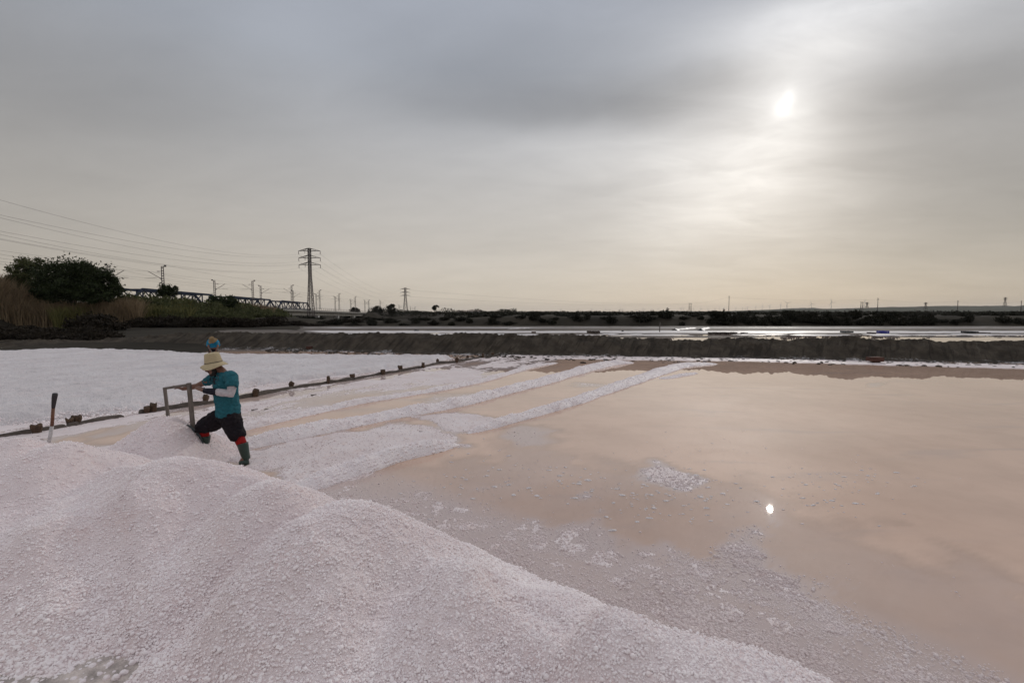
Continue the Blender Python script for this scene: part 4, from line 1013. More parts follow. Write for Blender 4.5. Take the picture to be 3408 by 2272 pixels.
# ------------------------------------------------------------------ railway masts
def rail_mast(px, py, d, sgn, label):
    tp = Vector(P(px, py, d)); hgt = 8.3; b = tp-Vector((0, 0, hgt)); t = empty('railway_mast', b, label, 'railway mast', 'lattice railway masts carrying the overhead line')
    mb = MB(); w0, w1 = .30, .22
    for s in (-1, 1): mb.bar(b+Vector((s*w0, 0, 0)), tp+Vector((s*w1, 0, 0)), .11)
    for k in range(15):
        z0 = hgt*(k+.5)/15; ww = w0+(w1-w0)*z0/hgt; mb.bar(b+Vector((-ww, 0, z0)), b+Vector((ww, 0, z0)), .05, .16)
    mb.build('mast', M['steel_grey'], t)
    mb = MB(); mb.box(tp+Vector((-sgn*.30, 0, .05)), (1.0, .25, .10)); mb.box(tp+Vector((-sgn*.62, 0, .22)), (.34, .2, .34)); mb.build('bracket', M['steel_grey'], t)
    a0 = tp+Vector((sgn*.25, 0, -2.6)); a1 = tp+Vector((sgn*3.1, 0, -.95))
    ar = MB().bar(a0, a1, .09).bar(tp+Vector((sgn*.25, 0, -.95)), tp+Vector((sgn*.9, 0, -.97)), .07).bar(tp+Vector((sgn*1.3, 0, -2.35)), tp+Vector((sgn*3.9, 0, -2.45)), .06).build('cantilever_arm', M['steel_grey'], t)
    MB().tube([a0, a0.lerp(a1, .14)], [.13, .10], 6).build('insulator', M['insul'], ar)
    MB().tube([tp+Vector((sgn*.7, 0, -.965)), tp+Vector((sgn*1.15, 0, -.98))], .09, 6).build('insulator', M['insul'], ar)
    return tp
left = [(362, 884, 95, 'railway mast rising behind the right edge of the big dark tree'), (713, 934, 134, 'railway mast behind the middle of the truss, arm to the right'), (867, 952, 164, 'railway mast over the right end of the near truss spans, arm to the right'), (975, 968, 195, 'shorter of the two masts over the last truss span'), (1052, 979, 225, 'shorter of two masts just right of the tall pylon'), (1115, 988, 257, 'shorter mast of the second pair over the viaduct'), (1167, 998, 292, 'shorter mast of the last pair over the viaduct'), (1214, 999, 333, 'left mast of the pair at the far end of the viaduct'), (1265, 1000, 375, 'mast standing among the trees right of the viaduct'), (1328, 1015, 470, 'small far mast left of the second pylon'), (1366, 1021, 560, 'tiny far mast right of the second pylon')]
right = [(540, 888, 99, 'tall railway mast behind the small dark tree, arm to the left'), (840, 936, 141, 'railway mast over the middle of the truss, arm to the left'), (970, 951, 172, 'taller of the two masts over the last truss span'), (1063, 967, 205, 'taller of two masts just right of the tall pylon'), (1128, 978, 236, 'taller mast of the second pair over the viaduct'), (1182, 988, 271, 'taller mast of the last pair over the viaduct'), (1227, 999, 308, 'right mast of the pair at the far end of the viaduct'), (1286, 1015, 400, 'small mast between the two trees right of the viaduct'), (1381, 1021, 520, 'tiny far mast, last of the railway line')]
LT = [rail_mast(*a[:3], 1, a[3]) for a in left]; RT = [rail_mast(*a[:3], -1, a[3]) for a in right]
def wire(a, b, sag, r, label, group, n=18, name='power_line', cat='cable'):
    a, b = Vector(a), Vector(b); pts = []
    for i in range(n+1):
        u = i/n; p = a.lerp(b, u); p.z -= 4*sag*u*(1-u); pts.append(p)
    mb = MB(); mb.tube(pts, r, 3); return tag(mb.build(name, M['wire'], smooth=True), label, cat, group)
def railwire(tops, off, r, label, sag=.25, extra=True):
    pts = [Vector(t)+Vector(off) for t in tops]
    if extra: pts = [pts[0]-(pts[1]-pts[0])*1.0]+pts
    allp = []
    for a, b in zip(pts[:-1], pts[1:]):
        for i in range(6):
            u = i/6; p = a.lerp(b, u); p.z -= 4*sag*u*(1-u); allp.append(p)
    allp.append(pts[-1]); mb = MB(); mb.tube(allp, r, 3); tag(mb.build('overhead_line', M['wire'], smooth=True), label, 'cable', 'railway overhead wires')
for tops, sg, nm in ((LT, 1, 'far'), (RT, -1, 'near')):
    railwire(tops[:9], (sg*2.9, 0, -.95), .015, f'carrying wire above the {nm} track, hung from the arm tips', .75)
    railwire(tops[:9], (sg*3.0, 0, -2.5), .015, f'contact wire low over the {nm} track', .05)
    railwire(tops[:9], (-sg*.65, 0, .40), .015, f'feeder wire on the mast tops of the {nm} track', .35)

# ------------------------------------------------------------------ lattice pylons
def pylon(base, hgt, label, arms, wbase=2.1, wtop=.75, waist=.62, bar=.12, rot=0.0, group=None, double=False):
    b = Vector(base); t = empty('lattice_pylon', b, label, 'pylon', group)
    R3 = Matrix.Rotation(rot, 3, 'Z')
    def half(z):
        u = z/hgt; return (wbase+(wtop-wbase)*min(1, u/waist))/2
    def pt(sx_, sy_, z): h = half(z); return b+R3 @ Vector((sx_*h, sy_*h, z))
    mb = MB()
    for sx_ in (-1, 1):
        for sy_ in (-1, 1):
            mb.bar(pt(sx_, sy_, -.5), pt(sx_, sy_, hgt*waist), bar); mb.bar(pt(sx_, sy_, hgt*waist), pt(sx_, sy_, hgt), bar)
    mb.build('leg', M['steel_grey'], t)
    mb = MB(); z = 0.0
    while z < hgt-.3:
        st = max(1.0, half(z)*2*1.15); z2 = min(hgt, z+st)
        for s in (-1, 1):
            for sg in (-1, 1):
                mb.bar(pt(-sg, s, z), pt(sg, s, z2), bar*.55); mb.bar(pt(s, -sg, z), pt(s, sg, z2), bar*.55)
            mb.bar(pt(-1, s, z2), pt(1, s, z2), bar*.5)
        z = z2
    mb.build('bracing', M['steel_grey'], t)
    tips = []
    for (z, half_l, rise) in arms:
        mb = MB()
        for s in (-1, 1):
            tip = b+R3 @ Vector((s*half_l, 0, z))
            for sy_ in (-1, 1):
                mb.bar(pt(s, sy_, z), tip, bar*.9); mb.bar(pt(s, sy_, z+rise), tip, bar*.8)
            mid = b+R3 @ Vector((s*half_l*.55, 0, z)); mb.bar(mid, b+R3 @ Vector((s*half_l*.55, 0, z+rise*.5)), bar*.6)
            mb.bar(b+R3 @ Vector((s*half(z), 0, z+rise)), mid, bar*.6)
        mb.bar(b+R3 @ Vector((-half(z), 0, z+rise)), b+R3 @ Vector((half(z), 0, z+rise)), bar)
        arm = mb.build('crossarm', M['steel_grey'], t)
        for s in (-1, 1):
            tip = b+R3 @ Vector((s*half_l, 0, z)); lo = tip-Vector((0, 0, 1.1)); MB().tube([tip, lo], .09, 6).build('insulator', M['insul'], arm); tips.append(lo)
        for s in ((-1,) if not double else (-1, 1)):
            q = b+R3 @ Vector((s*half_l*.42, 0, z)); MB().tube([q, q-Vector((0, 0, .8))], .07, 6).build('insulator', M['insul'], arm)
    return tips
d1 = 150; p1 = P(1036, 1066, d1); Z1 = lambda yy: P(1030, yy, d1)[2]-p1[2]
mfac = d1/F
T1 = pylon(p1, Z1(826), 'tall reddish grey lattice pylon with three crossarms standing before the viaduct', [(Z1(835), 35.5*mfac, .85), (Z1(858), 35.5*mfac, .85), (Z1(881), 35.5*mfac, .85)], 46/F*d1*.42, .72, .62, .15)
mb = MB(); mb.box((p1[0], p1[1], p1[2]-.1), (4.4, 3.4, .9), jit=.15); tag(mb.build('footing', M['concrete']), 'pale concrete footing under the tall pylon', 'footing')
d2 = 460; p2 = P(1350, 1049, d2); Z2 = lambda yy: P(1350, yy, d2)[2]-p2[2]
T2 = pylon(p2, Z2(957), 'smaller distant lattice pylon with three short crossarms right of the viaduct', [(Z2(961.5), 15.5*d2/F, .8), (Z2(973), 15.5*d2/F, .8), (Z2(983.5), 15.5*d2/F, .8)], 15/F*d2, 5/F*d2, .72, .24)
LG = 'high voltage conductors strung between the pylons'
ends = [(0, 656), (0, 702), (0, 715), (0, 756), (0, 771), (0, 784)]
for k, (tip, e) in enumerate(zip(T1, ends)):
    dE = 52; far = Vector(P(e[0], e[1], dE)); tp = Vector(tip); 
    st = tp+(far-tp)*1.22; st.z += 2.2
    wire(tp, st, 3.6 if k % 2 == 0 else 3.8, .014, ('upper', 'upper', 'middle', 'middle', 'lower', 'lower')[k]+f' conductor from the {("left", "right")[k % 2]} arm tip of the tall pylon up to the left edge', LG, 26)
for k, (a, b) in enumerate(zip(T1, T2)):
    wire(a, b, 7.5, .022, ('upper', 'upper', 'middle', 'middle', 'lower', 'lower')[k]+f' conductor from the {("left", "right")[k % 2]} arm tips sagging from tall to smaller pylon', LG, 26)
H1 = [P(2288, 1011, 900), P(2304, 1012, 900)]
for k, (a, b) in enumerate(zip((T2[1], T2[5]), H1)): wire(a, b, 5, .05, ('upper', 'lower')[k]+' faint wire from the smaller pylon off to the right horizon', LG, 26)

# ------------------------------------------------------------------ distant pylons and turbines
def far_pylon(px, ptop, pbase, d, label, kind):
    b = Vector(P(px, pbase, d)); h = P(px, ptop, d)[2]-b.z; u = d/F
    if kind == 'lattice': pylon(b, h, label, [(h*.94, 5.5*u*1.1, .9), (h*.84, 6.2*u*1.1, .9), (h*.74, 5.2*u, .9)], 7.5*u, 2*u, .7, .55*u, group='distant pylons on the plain'); return
    t = empty('pylon', b, label, 'pylon', 'distant pylons on the plain'); wv = 1.15*u
    if kind == 'portal':
        mb = MB()
        for s in (-1, 1):
            mb.bar(b+Vector((s*5.8*u, 0, 0)), b+Vector((s*2.6*u, 0, h)), .85*u); mb.bar(b+Vector((s*.8*u, 0, 0)), b+Vector((s*3.2*u, 0, h)), .7*u)
        mb.build('leg', M['steel_grey'], t); MB().bar(b+Vector((-6*u, 0, h)), b+Vector((6*u, 0, h*.965)), 1.0*u).build('crossarm', M['steel_grey'], t)
    else:
        MB().bar(b, b+Vector((0, 0, h)), 1.5*u, w2=.9*u).build('mast', M['steel_grey'], t)
        for q, l in ((1.0, 2.6), (.93, 3.4), (.86, 2.8)): MB().bar(b+Vector((-l*u, 0, h*q)), b+Vector((l*u*.8, 0, h*q)), .55*u).build('crossarm', M['steel_grey'], t)
for a in ((2296, 1009, 1049, 900, 'nearest pair of leaning poles forming a portal pylon, left one on the right plain', 'portal'), (2425, 985, 1046, 800, 'tall slender single mast pylon right of the left portal pylon', 'mast'),
          (2867, 1005, 1044, 900, 'right portal pylon of leaning poles beside a turbine', 'portal'), (2920, 992, 1037, 800, 'slender mast pylon just right of the right portal pylon', 'mast'),
          (2885, 1006, 1026, 1500, 'small lattice pylon between the right portal pylon and the slender mast', 'lattice'), (3080, 1006, 1030, 1500, 'small lattice pylon alone on the right hill', 'lattice'),
          (3186, 1000, 1040, 800, 'slender mast pylon on the right hill left of the large lattice one', 'mast'), (3344, 989, 1021, 1300, 'largest lattice pylon near the right edge of the hill', 'lattice'), (3397, 1001, 1040, 800, 'slender mast pylon at the far right edge of the picture', 'mast')): far_pylon(*a)
for k, (a, b) in enumerate((((2425, 990, 800), (2920, 997, 800)), ((2920, 997, 800), (3186, 1004, 800)), ((3186, 1004, 800), (3397, 1004, 800)), ((2296, 1009, 900), (2425, 988, 800)))):
    wire(P(*a), P(*b), 3, .06, ('faint wire between the two tall slender masts on the right plain', 'faint wire from the slender mast to the right hill mast', 'faint wire between the two rightmost slender masts', 'faint wire from the left portal pylon to the tall slender mast')[k], 'thin wires over the right plain', 12)
def turbine_mesh(rot, parts=False):
    tower = MB(); tower.tube([(0, 0, 0), (0, 0, 1)], [.028, .018], 8)
    nac = MB(); nac.box((0, 0, 1.01), (.05, .09, .045))
    bl = []
    for k in range(3):
        a = rot+k*2*math.pi/3; m_ = MB(); dv = Vector((math.cos(a), 0, math.sin(a))); c0 = Vector((0, -.06, 1.01))
        m_.tube([c0, c0+dv*.12, c0+dv*.34, c0+dv*.6], [(.012, .016), (.016, .026), (.012, .018), (.004, .006)], 5, side=(0, 1, 0)); bl.append(m_)
    return tower, nac, bl
TV = [(1866, 1029.5, 1041), (1924, 1030.5, 1041), (1969, 1029.5, 1041), (1985, 1033, 1041), (2016, 1029, 1041), (2028, 1031, 1041), (2064.5, 1028.5, 1041), (2072, 1030, 1041), (2116, 1030.5, 1041), (2139, 1027.5, 1040), (2170, 1029, 1037), (2192, 1027.5, 1035), (2226, 1027.5, 1036), (2266, 1026, 1036), (2274.5, 1026, 1036), (2307, 1027.5, 1037), (2332.5, 1027.5, 1037), (2356, 1029, 1037), (2379, 1027, 1035), (2394, 1025.5, 1035), (2409, 1026, 1035), (2448, 1024, 1033), (2471.5, 1024, 1032), (2487.5, 1022.5, 1032), (2515, 1020, 1031), (2536.5, 1017.5, 1031)]
BIG = [(2561, 1018, 1030), (2597, 1013, 1031), (2619, 1009, 1031), (2700, 1011, 1030), (2766, 1005.5, 1029), (2876, 1005, 1025), (1525, 1036, 1044), (2480, 1027, 1035), (2145, 1031, 1041)]
VAR = []
for k in range(4):
    tw, nc, bl = turbine_mesh(.35+k*.52); VAR.append((tw.mesh('tower', True), nc.mesh('nacelle'), [m_.mesh('blade', True) for m_ in bl]))
for me_ in [m_ for v_ in VAR for m_ in (v_[0], v_[1], *v_[2])]: me_.materials.append(M['turbine'])
def turbine(px, hub, base, d, label, group):
    b = Vector(P(px, base+1.5, d)); h = P(px, hub, d)[2]-b.z; t = empty('wind_turbine', b, label, 'wind turbine', group); t.scale = (h, h, h)
    v_ = random.choice(VAR)
    for nm, me_ in [('tower', v_[0]), ('nacelle', v_[1])]+[('blade', m_) for m_ in v_[2]]:
        o = bpy.data.objects.new(nm, me_); COL.objects.link(o); o.parent = t
    t.rotation_euler = (0, 0, random.uniform(-.7, .7))
for a in TV: turbine(*a, 4300 if a[0] < 2300 else 4200, 'tiny wind turbine in the far row along the hazy horizon', 'tiny wind turbines along the horizon')
BL_ = ['small wind turbine at the right end of the tiny row', 'wind turbine with blades up, left of a close pair', 'tallest wind turbine of the close pair', 'wind turbine alone between the close pair and the right portal pylon', 'wind turbine with raised blades left of the right portal pylon', 'wind turbine standing right behind the portal pylon', 'lone tiny turbine far left above the white houses', 'tiny wind turbine just left of the rising hill', 'tiny wind turbine close beside a taller one in the row']
for a, l in zip(BIG, BL_): turbine(*a, 3900, l, 'wind turbines on the horizon')

# ------------------------------------------------------------------ crates and boxes on the far ponds
def slat_crate(px, py, wpx, hpx, mat, label, group, dep=.8, slats=3):
    g_ = Vector(G(px, py, .02)); u = g_.y/F; w_, h_ = wpx*u, hpx*u; t = empty('crate', g_, label, 'crate', group)
    for z in range(slats):
        zc_ = h_*(z+.5)/slats; hs = h_/slats*.78
        for s in (-1, 1):
            m_ = MB(); m_.box(g_+Vector((0, s*dep/2, zc_)), (w_, .03, hs)); m_.build('slat', mat, t)
            m_ = MB(); m_.box(g_+Vector((s*(w_/2-.015), 0, zc_)), (.03, dep-.04, hs)); m_.build('slat', mat, t)
    for sx_ in (-1, 1):
        for sy_ in (-1, 1):
            m_ = MB(); m_.box(g_+Vector((sx_*(w_/2-.05), sy_*(dep/2-.05), h_/2)), (.06, .06, h_*1.02)); m_.build('corner_post', mat, t)
    m_ = MB(); m_.box(g_+Vector((0, 0, .03)), (w_-.08, dep-.08, .03)); m_.build('bottom', mat, t)
CG = 'crates left out on the far ponds'
slat_crate(1776, 1108, 14, 4.5, M['crate_rust'], 'lone small brown crate left of the row of three', CG)
for i, (px, wd) in enumerate(((1962, 15), (1976, 8), (1988, 14))): slat_crate(px, 1107.5, wd, 6.5, M['crate'], f'{("left", "middle", "right")[i]} slatted crate of the row of three on the far salt', CG)
for i, px in enumerate((2367, 2383, 2400, 2412, 2425, 2442)): slat_crate(px, 1110.5-(i % 2)*.5, (12, 14, 9, 12, 14, 13)[i], 5, M['crate'], ('first', 'second', 'third', 'fourth', 'fifth', 'last')[i]+' slatted crate from the left in the long row of six on the far salt', CG)
slat_crate(2477, 1110.5, 13, 4, M['crate'], 'single crate just right of the long row of six', CG)
slat_crate(2818, 1106.5, 28, 5, M['crate_dark'], 'long dark tray left of the blue crate', CG); slat_crate(2900, 1110.5, 12, 5, M['crate'], 'small brown crate in front of the blue crate', CG)
slat_crate(2938, 1108.5, 24, 8, M['crate_blue'], 'bright blue plastic crate on the far salt', CG); slat_crate(3227, 1108, 36, 6, M['crate_dark'], 'longest dark tray at the far right ponds', CG); slat_crate(3275, 1110, 18, 4, M['crate'], 'low crate right of the longest dark tray', CG)
slat_crate(1333, 1111.5, 12, 4, M['crate_dark'], 'small dark green crate behind the berm, left of the ridges', CG)
def tapered(px, py, wpx, hpx, mat, label, name='box', legs=True):
    g_ = Vector(G(px, py, .0)); u = g_.y/F; w_, h_ = wpx*u, hpx*u; t = empty(name, g_, label, 'box')
    m_ = MB(); m_.box(g_+Vector((0, 0, h_*.66)), (w_, w_*.7, h_*.66), jit=.012); m_.build('body', mat, t)
    m_ = MB(); m_.box(g_+Vector((0, 0, h_*1.0)), (w_*1.04, w_*.74, h_*.06), jit=.01); m_.build('rim', mat, t)
    m_ = MB(); m_.box(g_+Vector((w_*.1, 0, h_*.16)), (w_*.48, w_*.4, h_*.36), jit=.012); m_.build('base', mat, t)
tapered(2911, 1208, 40, 20, M['crate_rust'], 'rusty brown box standing at the foot of the dark berm on the right')
tapered(1030, 1165, 17, 13, M['crate_rust'], 'brown box among dark lumps at the foot of the berm, behind the salt bed')
def lump(px, py, wpx, hpx, label):
    g_ = Vector(G(px, py, 0)); u = g_.y/F; bm = bmesh.new(); bmesh.ops.create_icosphere(bm, subdivisions=3, radius=1)
    for v_ in bm.verts:
        k = 1+.35*math.sin(v_.co.x*5+px)+.25*math.sin(v_.co.y*7+v_.co.x*9); v_.co = Vector((v_.co.x*wpx*u/2, v_.co.y*wpx*u*.35, max(-.1, v_.co.z)*hpx*u*k))
    me_ = bpy.data.meshes.new('net_heap'); bm.to_mesh(me_); bm.free(); link('net_heap', me_, M['crate_dark'], None, g_); tag(bpy.data.objects[-1] if False else COL.objects[-1], label, 'heap', 'dark heaps along the berm')
lump(540, 1156, 42, 9, 'dark heap of netting on the mud behind the white salt bed, leftmost'); lump(963, 1163, 24, 5, 'dark heap left of the brown box by the berm'); lump(1001, 1162, 26, 7, 'dark heap touching the brown box by the berm'); lump(1056, 1164, 26, 4, 'low dark heap right of the brown box by the berm')
lump(1386, 1102, 18, 5, 'dark heap on the far mud behind the berm'); lump(2332, 1101, 14, 5, 'dark lump beside the short salt heap on the far mud'); lump(2072, 1103, 8, 4, 'tiny dark lump on the far mud near the thin post')
g_ = Vector(G(2195, 1105)); u = g_.y/F
tag(MB().tube([g_-Vector((0, 0, .2)), g_+Vector((.02, 0, 17*u)), g_+Vector((.05, 0, 33*u))], [.06, .055, .05], 6).build('pole', M['wood_old'], smooth=True), 'thin upright wooden pole standing in the far ponds', 'pole')

# ------------------------------------------------------------------ low timber edging with stakes
PEG = [(-110, 1470), (118, 1440), (261, 1413), (507, 1369), (688, 1345), (845, 1319), (974, 1294), (1088, 1276), (1177, 1264), (1269, 1246), (1336, 1236), (1403, 1224), (1459, 1210), (1516, 1206), (1559, 1198), (1603, 1190), (1643, 1186), (1680, 1178)]
e0 = G(845, 1319); ed = empty('timber_edging', e0, 'low weathered timber edging with rotten stakes dividing the two ponds', 'edging')
pegs = [Vector(G(a, b)) for a, b in PEG]
for i, (a, b) in enumerate(zip(pegs[:-1], pegs[1:])):
    t_ = (b-a).normalized(); nn = Vector((-t_.y, t_.x, 0)); L_ = (b-a).length
    segs = [(0.0, 1.0)] if i > 3 else ([(0, .70), (.74, 1.0)] if i == 1 else [(0, .58), (.80, 1.0)] if i == 2 else [(0.0, 1.0)])
    for (u0, u1) in segs:
        n_ = 16; vs = []; hh0 = (.095 if i > 2 else .08)
        for k in range(n_+1):
            u = u0+(u1-u0)*k/n_; p = a.lerp(b, u); hk = hh0*(.75+.6*(vn(np.array(u*L_*3+i*9), np.array(.3), 5)+.4)); edge_ = min(1, min(k, n_-k)/2+.35) if len(segs) > 1 else 1
            wob_ = .015*float(vn(np.array(u*L_*2), np.array(i*3.1), 6))
            hk = float(hk)*edge_
            for (s, z) in ((-.022, -.08), (.022, -.08), (.022, hk), (-.022, hk*.97)): vs.append(p+nn*(s+wob_)+Vector((0, 0, z)))
        m_ = MB(); fs = [(k*4+j, k*4+(j+1) % 4, (k+1)*4+(j+1) % 4, (k+1)*4+j) for k in range(n_) for j in range(4)]+[(3, 2, 1, 0), tuple(n_*4+j for j in range(4))]
        m_.add(vs, fs); m_.build('plank', M['wood_old'], ed)
for i, p in enumerate(pegs):
    for q in range(2 if i in (2, 3) else 1):
        m_ = MB(); r = random.uniform(.060, .076)*(1.0 if i < 8 else 1.12); hgt = random.uniform(.17, .24) if q == 0 else random.uniform(.13, .18); n_ = 9; vs = []; t_ = (pegs[min(i+1, len(pegs)-1)]-pegs[max(i-1, 0)]).normalized(); nn = Vector((-t_.y, t_.x, 0))
        c0 = p-nn*(.085 if i % 2 else -.05)+t_*(-.12*q)
        prof_ = [(-.1, .8), (.0, .82), (hgt*.35, .86), (hgt*.65, 1.12), (hgt*.86, 1.16), (hgt, .92)]
        for (z, k_) in prof_:
            for k in range(n_):
                an = 6.283*k/n_; rr_ = r*k_*(1+.28*math.sin(an*2+i*1.7+q)+.16*math.sin(an*3+z*20+i))
                vs.append(c0+t_*math.cos(an)*rr_+nn*math.sin(an)*rr_*.75+Vector((0, 0, z+(.025*math.sin(an*2+i) if z > hgt*.8 else 0))))
        fs = [(a_*n_+k, a_*n_+(k+1) % n_, (a_+1)*n_+(k+1) % n_, (a_+1)*n_+k) for a_ in range(len(prof_)-1) for k in range(n_)]+[tuple((len(prof_)-1)*n_+k for k in range(n_))]
        m_.add(vs, fs); m_.build('stake', M['wood_stake'], ed, True)
# broken boards lying about in the shallows
def board(a, b, w_, h_, label):
    a, b = Vector(G(*a, .01)), Vector(G(*b, .01)); m_ = MB(); m_.bar(a, b, w_, h_, w2=w_*.6); tag(m_.build('board', M['wood_old']), label, 'board', 'broken boards lying in the pond')
board((600, 1412), (640, 1401), .05, .03, 'dark splinter lying on the wet salt left of the wheelbarrow handles'); board((838, 1365), (857, 1361), .04, .03, 'short dark splinter on the wet salt right of the worker'); board((1036, 1315), (1052, 1312), .05, .03, 'dark splinter on the wet salt near the timber edging'); board((880, 1362), (893, 1360), .03, .02, 'tiny splinter beside the short dark splinter')
board((1395, 1435), (1412, 1436), .02, .012, 'small dark stick lying on the salt between the ridges')
# ------------------------------------------------------------------ tools on the pile
def on_pile(px, py, lift=0.0):
    r = ray(px, py)
    for k in range(4000):
        t = 1.2+k*.002*1.5; x, y, z = r[0]*t, r[1]*t, H+r[2]*t
        if z < float(pile_h(np.array([[x]]), np.array([[y]]))[0, 0])+lift+pile_fix(x, y): return Vector((x, y, z))
    return Vector(G(px, py))
ds = 5.15; sh = empty('shovel', P(166, 1462, ds), 'shovel handle with a black grip standing upright in the salt pile', 'shovel')
MB().tube([P(160, 1490, ds), P(166, 1456, ds), P(173, 1417, ds)], [.018, .0175, .0175], 10).build('lower_shaft', M['shaft_white'], sh, True)
MB().tube([P(173, 1417, ds), P(177.5, 1353, ds)], [.0165, .0155], 10).build('shaft', M['wood_brown'], sh, True)
MB().tube([P(177.3, 1357, ds), P(178.5, 1345, ds), P(181, 1325, ds), P(183, 1313, ds), P(183.6, 1308.5, ds), P(183.7, 1307.5, ds)], [.017, .020, .0245, .026, .023, .012], 12).build('grip', M['grip'], sh, True)
a, b = on_pile(-60, 1574, .008), on_pile(236, 1540, .004)
tag(MB().tube([a, a.lerp(b, .4)+Vector((0, 0, .015)), a.lerp(b, .8), b-Vector((0, 0, .004))], .0065, 6).build('rod', M['rope'], smooth=True), 'thin blue grey rod lying half buried on the left of the salt pile', 'rod')

# ------------------------------------------------------------------ tipped cart with its salt heap
DM = 6.9
def J(px, py, dd=0.0): return Vector(P(px, py, DM+dd))
cart = empty('wheelbarrow', (J(600, 1500).x, DM, 0), 'wooden handled wheelbarrow tipped on its nose behind a fresh salt heap', 'wheelbarrow')
A0, A1, B0, B1 = J(548, 1290, .40), J(566, 1440, .42), J(628.5, 1274, 0), J(648, 1480, .02)
MB().bar(A1, A0, .036, .036).build('handle', M['wood_handle'], cart); MB().bar(B1, B0, .047, .045).build('handle', M['wood_handle'], cart)
X0, X1 = J(546, 1292.5, .40), J(624, 1280.5, .02)
MB().tube([X0, X0.lerp(X1, .5), X1], .021, 10).build('crossbar', M['wood_handle'], cart, True)
prof_ = [(560, 1408), (585, 1406.5), (612, 1408), (632, 1418), (652, 1434), (665, 1448), (673, 1465), (679, 1487), (684, 1510), (688, 1545)]
near = [J(a_, b_, -.06) for a_, b_ in prof_]; vec = (A0-B0)*1.05; vs = []; nP = len(near)
for k in range(7):
    for p in near: vs.append(p+vec*(k/6))
for k in range(7):
    for i, p in enumerate(near): vs.append(p+vec*(k/6)+Vector((-.008, 0, -.010)))
fs = []; o2 = 7*nP
for k in range(6):
    for i in range(nP-1):
        q = (k*nP+i, k*nP+i+1, (k+1)*nP+i+1, (k+1)*nP+i); fs.append(q); fs.append(tuple(o2+z for z in reversed(q)))
for i in range(nP-1): fs.append((i+1, i, o2+i, o2+i+1))
MB().add(vs, fs).build('tray', M['tray'], cart, True)
MB().tube(near[2:], .009, 6).build('rim', M['tray'], cart, True)
MB().tube([J(683, 1503, -.10), J(691, 1501, -.02)], .022, 8).build('axle', M['tray'], cart, True)
MB().bar(J(474, 1518.5, -.6), J(533, 1514.5, -.6), .018, .014).build('lip', M['tray'], cart)
hc = J(556, 1408, -.15); hxx, hyy = np.meshgrid(np.arange(-1.35, .95, .016), np.arange(-1.15, 1.0, .016))
wx, wy = hxx+hc.x, hyy+hc.y
rr_ = np.sqrt(np.where(hxx > .10, 1.75*(hxx-.10), np.where(hxx < -.06, .98*(hxx+.06), 0))**2+(.92*hyy)**2+.010)-.10
hz = .735-.66*rr_-.05*np.sin(np.clip(rr_, 0, 1.1)*2.9)+.035*fbm(wx*3, wy*3, 3, 220)+.012*fbm(wx*18, wy*18, 2, 221)+.008*vn(wx*45, wy*45, 222)
m = hz > -.04; v = np.stack([wx, wy, hz], -1).reshape(-1, 3); f = grid_faces(*hxx.shape, m); v, f, _ = compact(v, f)
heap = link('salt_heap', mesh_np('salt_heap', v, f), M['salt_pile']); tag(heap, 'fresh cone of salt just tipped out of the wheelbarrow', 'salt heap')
k = RNG.integers(0, len(v), 16000); gp_ = v[k]+RNG.normal(0, .006, (16000, 3)); grains('salt_clumps', gp_, RNG.lognormal(math.log(.0058), .35, 16000).clip(.003, .014), M['salt_grain'], heap)

# ------------------------------------------------------------------ the worker at the wheelbarrow
LV = Vector((.64, -.77, 0)).normalized()                     # towards his left side
man = empty('person', (J(745, 1545).x, DM, 0), 'person in a straw hat, teal T-shirt and green boots pushing up the wheelbarrow', 'person')
def hand(mb, wrist, palm, grip_dir, nrm, k=1.0, thumb=1):
    """palm from the wrist, four unequal fingers curling along grip_dir then under, thumb from the palm side"""
    ax = (palm-wrist).normalized(); sd_ = ax.cross(nrm).normalized()
    mb.tube([wrist, wrist.lerp(palm, .35), palm, palm+ax*.025*k], [(.026, .020), (.034, .019), (.042, .017), (.040, .013)], 10, side=sd_)
    for q, ln in zip((-.030, -.010, .010, .029), (.070, .080, .075, .058)):
        r0 = palm+ax*.020*k+sd_*q*k; p1 = r0+ax*ln*.42*k+nrm*.004; p2 = p1+(ax*.45+grip_dir*.8).normalized()*ln*.36*k; p3 = p2+(grip_dir*.9-ax*.35).normalized()*ln*.3*k
        mb.tube([r0-ax*.02, r0, p1, p2, p3], [.0098, .0098, .0092, .0086, .0065], 7)
    b0 = wrist.lerp(palm, .45)+sd_*thumb*.028*k; t1 = b0+(ax*.5+sd_*thumb*.7+grip_dir*.3).normalized()*.035*k; t2 = t1+(ax*.75+grip_dir*.6).normalized()*.035*k
    mb.tube([b0-sd_*thumb*.015, b0, t1, t2], [.013, .0125, .0105, .008], 7)
body = MB()
hip = J(752, 1392); body.tube([hip, J(754, 1350), J(751, 1310), J(748, 1275), J(745, 1250), J(742, 1238)], [(.15, .11), (.14, .10), (.155, .11), (.17, .115), (.13, .08), (.06, .055)], 16, side=LV)
HC = J(709, 1221, -.02); fwd = Vector((-.80, -.50, -.42)).normalized(); sdv = Vector((0, 0, 1)).cross(fwd).normalized(); upv = fwd.cross(sdv).normalized()
R3 = Matrix((sdv, fwd, upv)).transposed()                    # columns: side, forward, up
hl = lambda s_, f_, u_: HC+sdv*s_+fwd*f_+upv*u_
body.tube([J(744, 1243), J(738, 1234), J(730, 1226), hl(0, -.02, -.03)], [.066, .058, .055, .055], 12)
body.ball(HC+upv*.015, (.074, .094, .105), 16, 10, R3); body.ball(hl(0, .030, -.065), (.056, .062, .052), 14, 8, R3)
body.ball(hl(0, .074, -.088), (.026, .022, .020), 10, 6, R3)                                      # chin
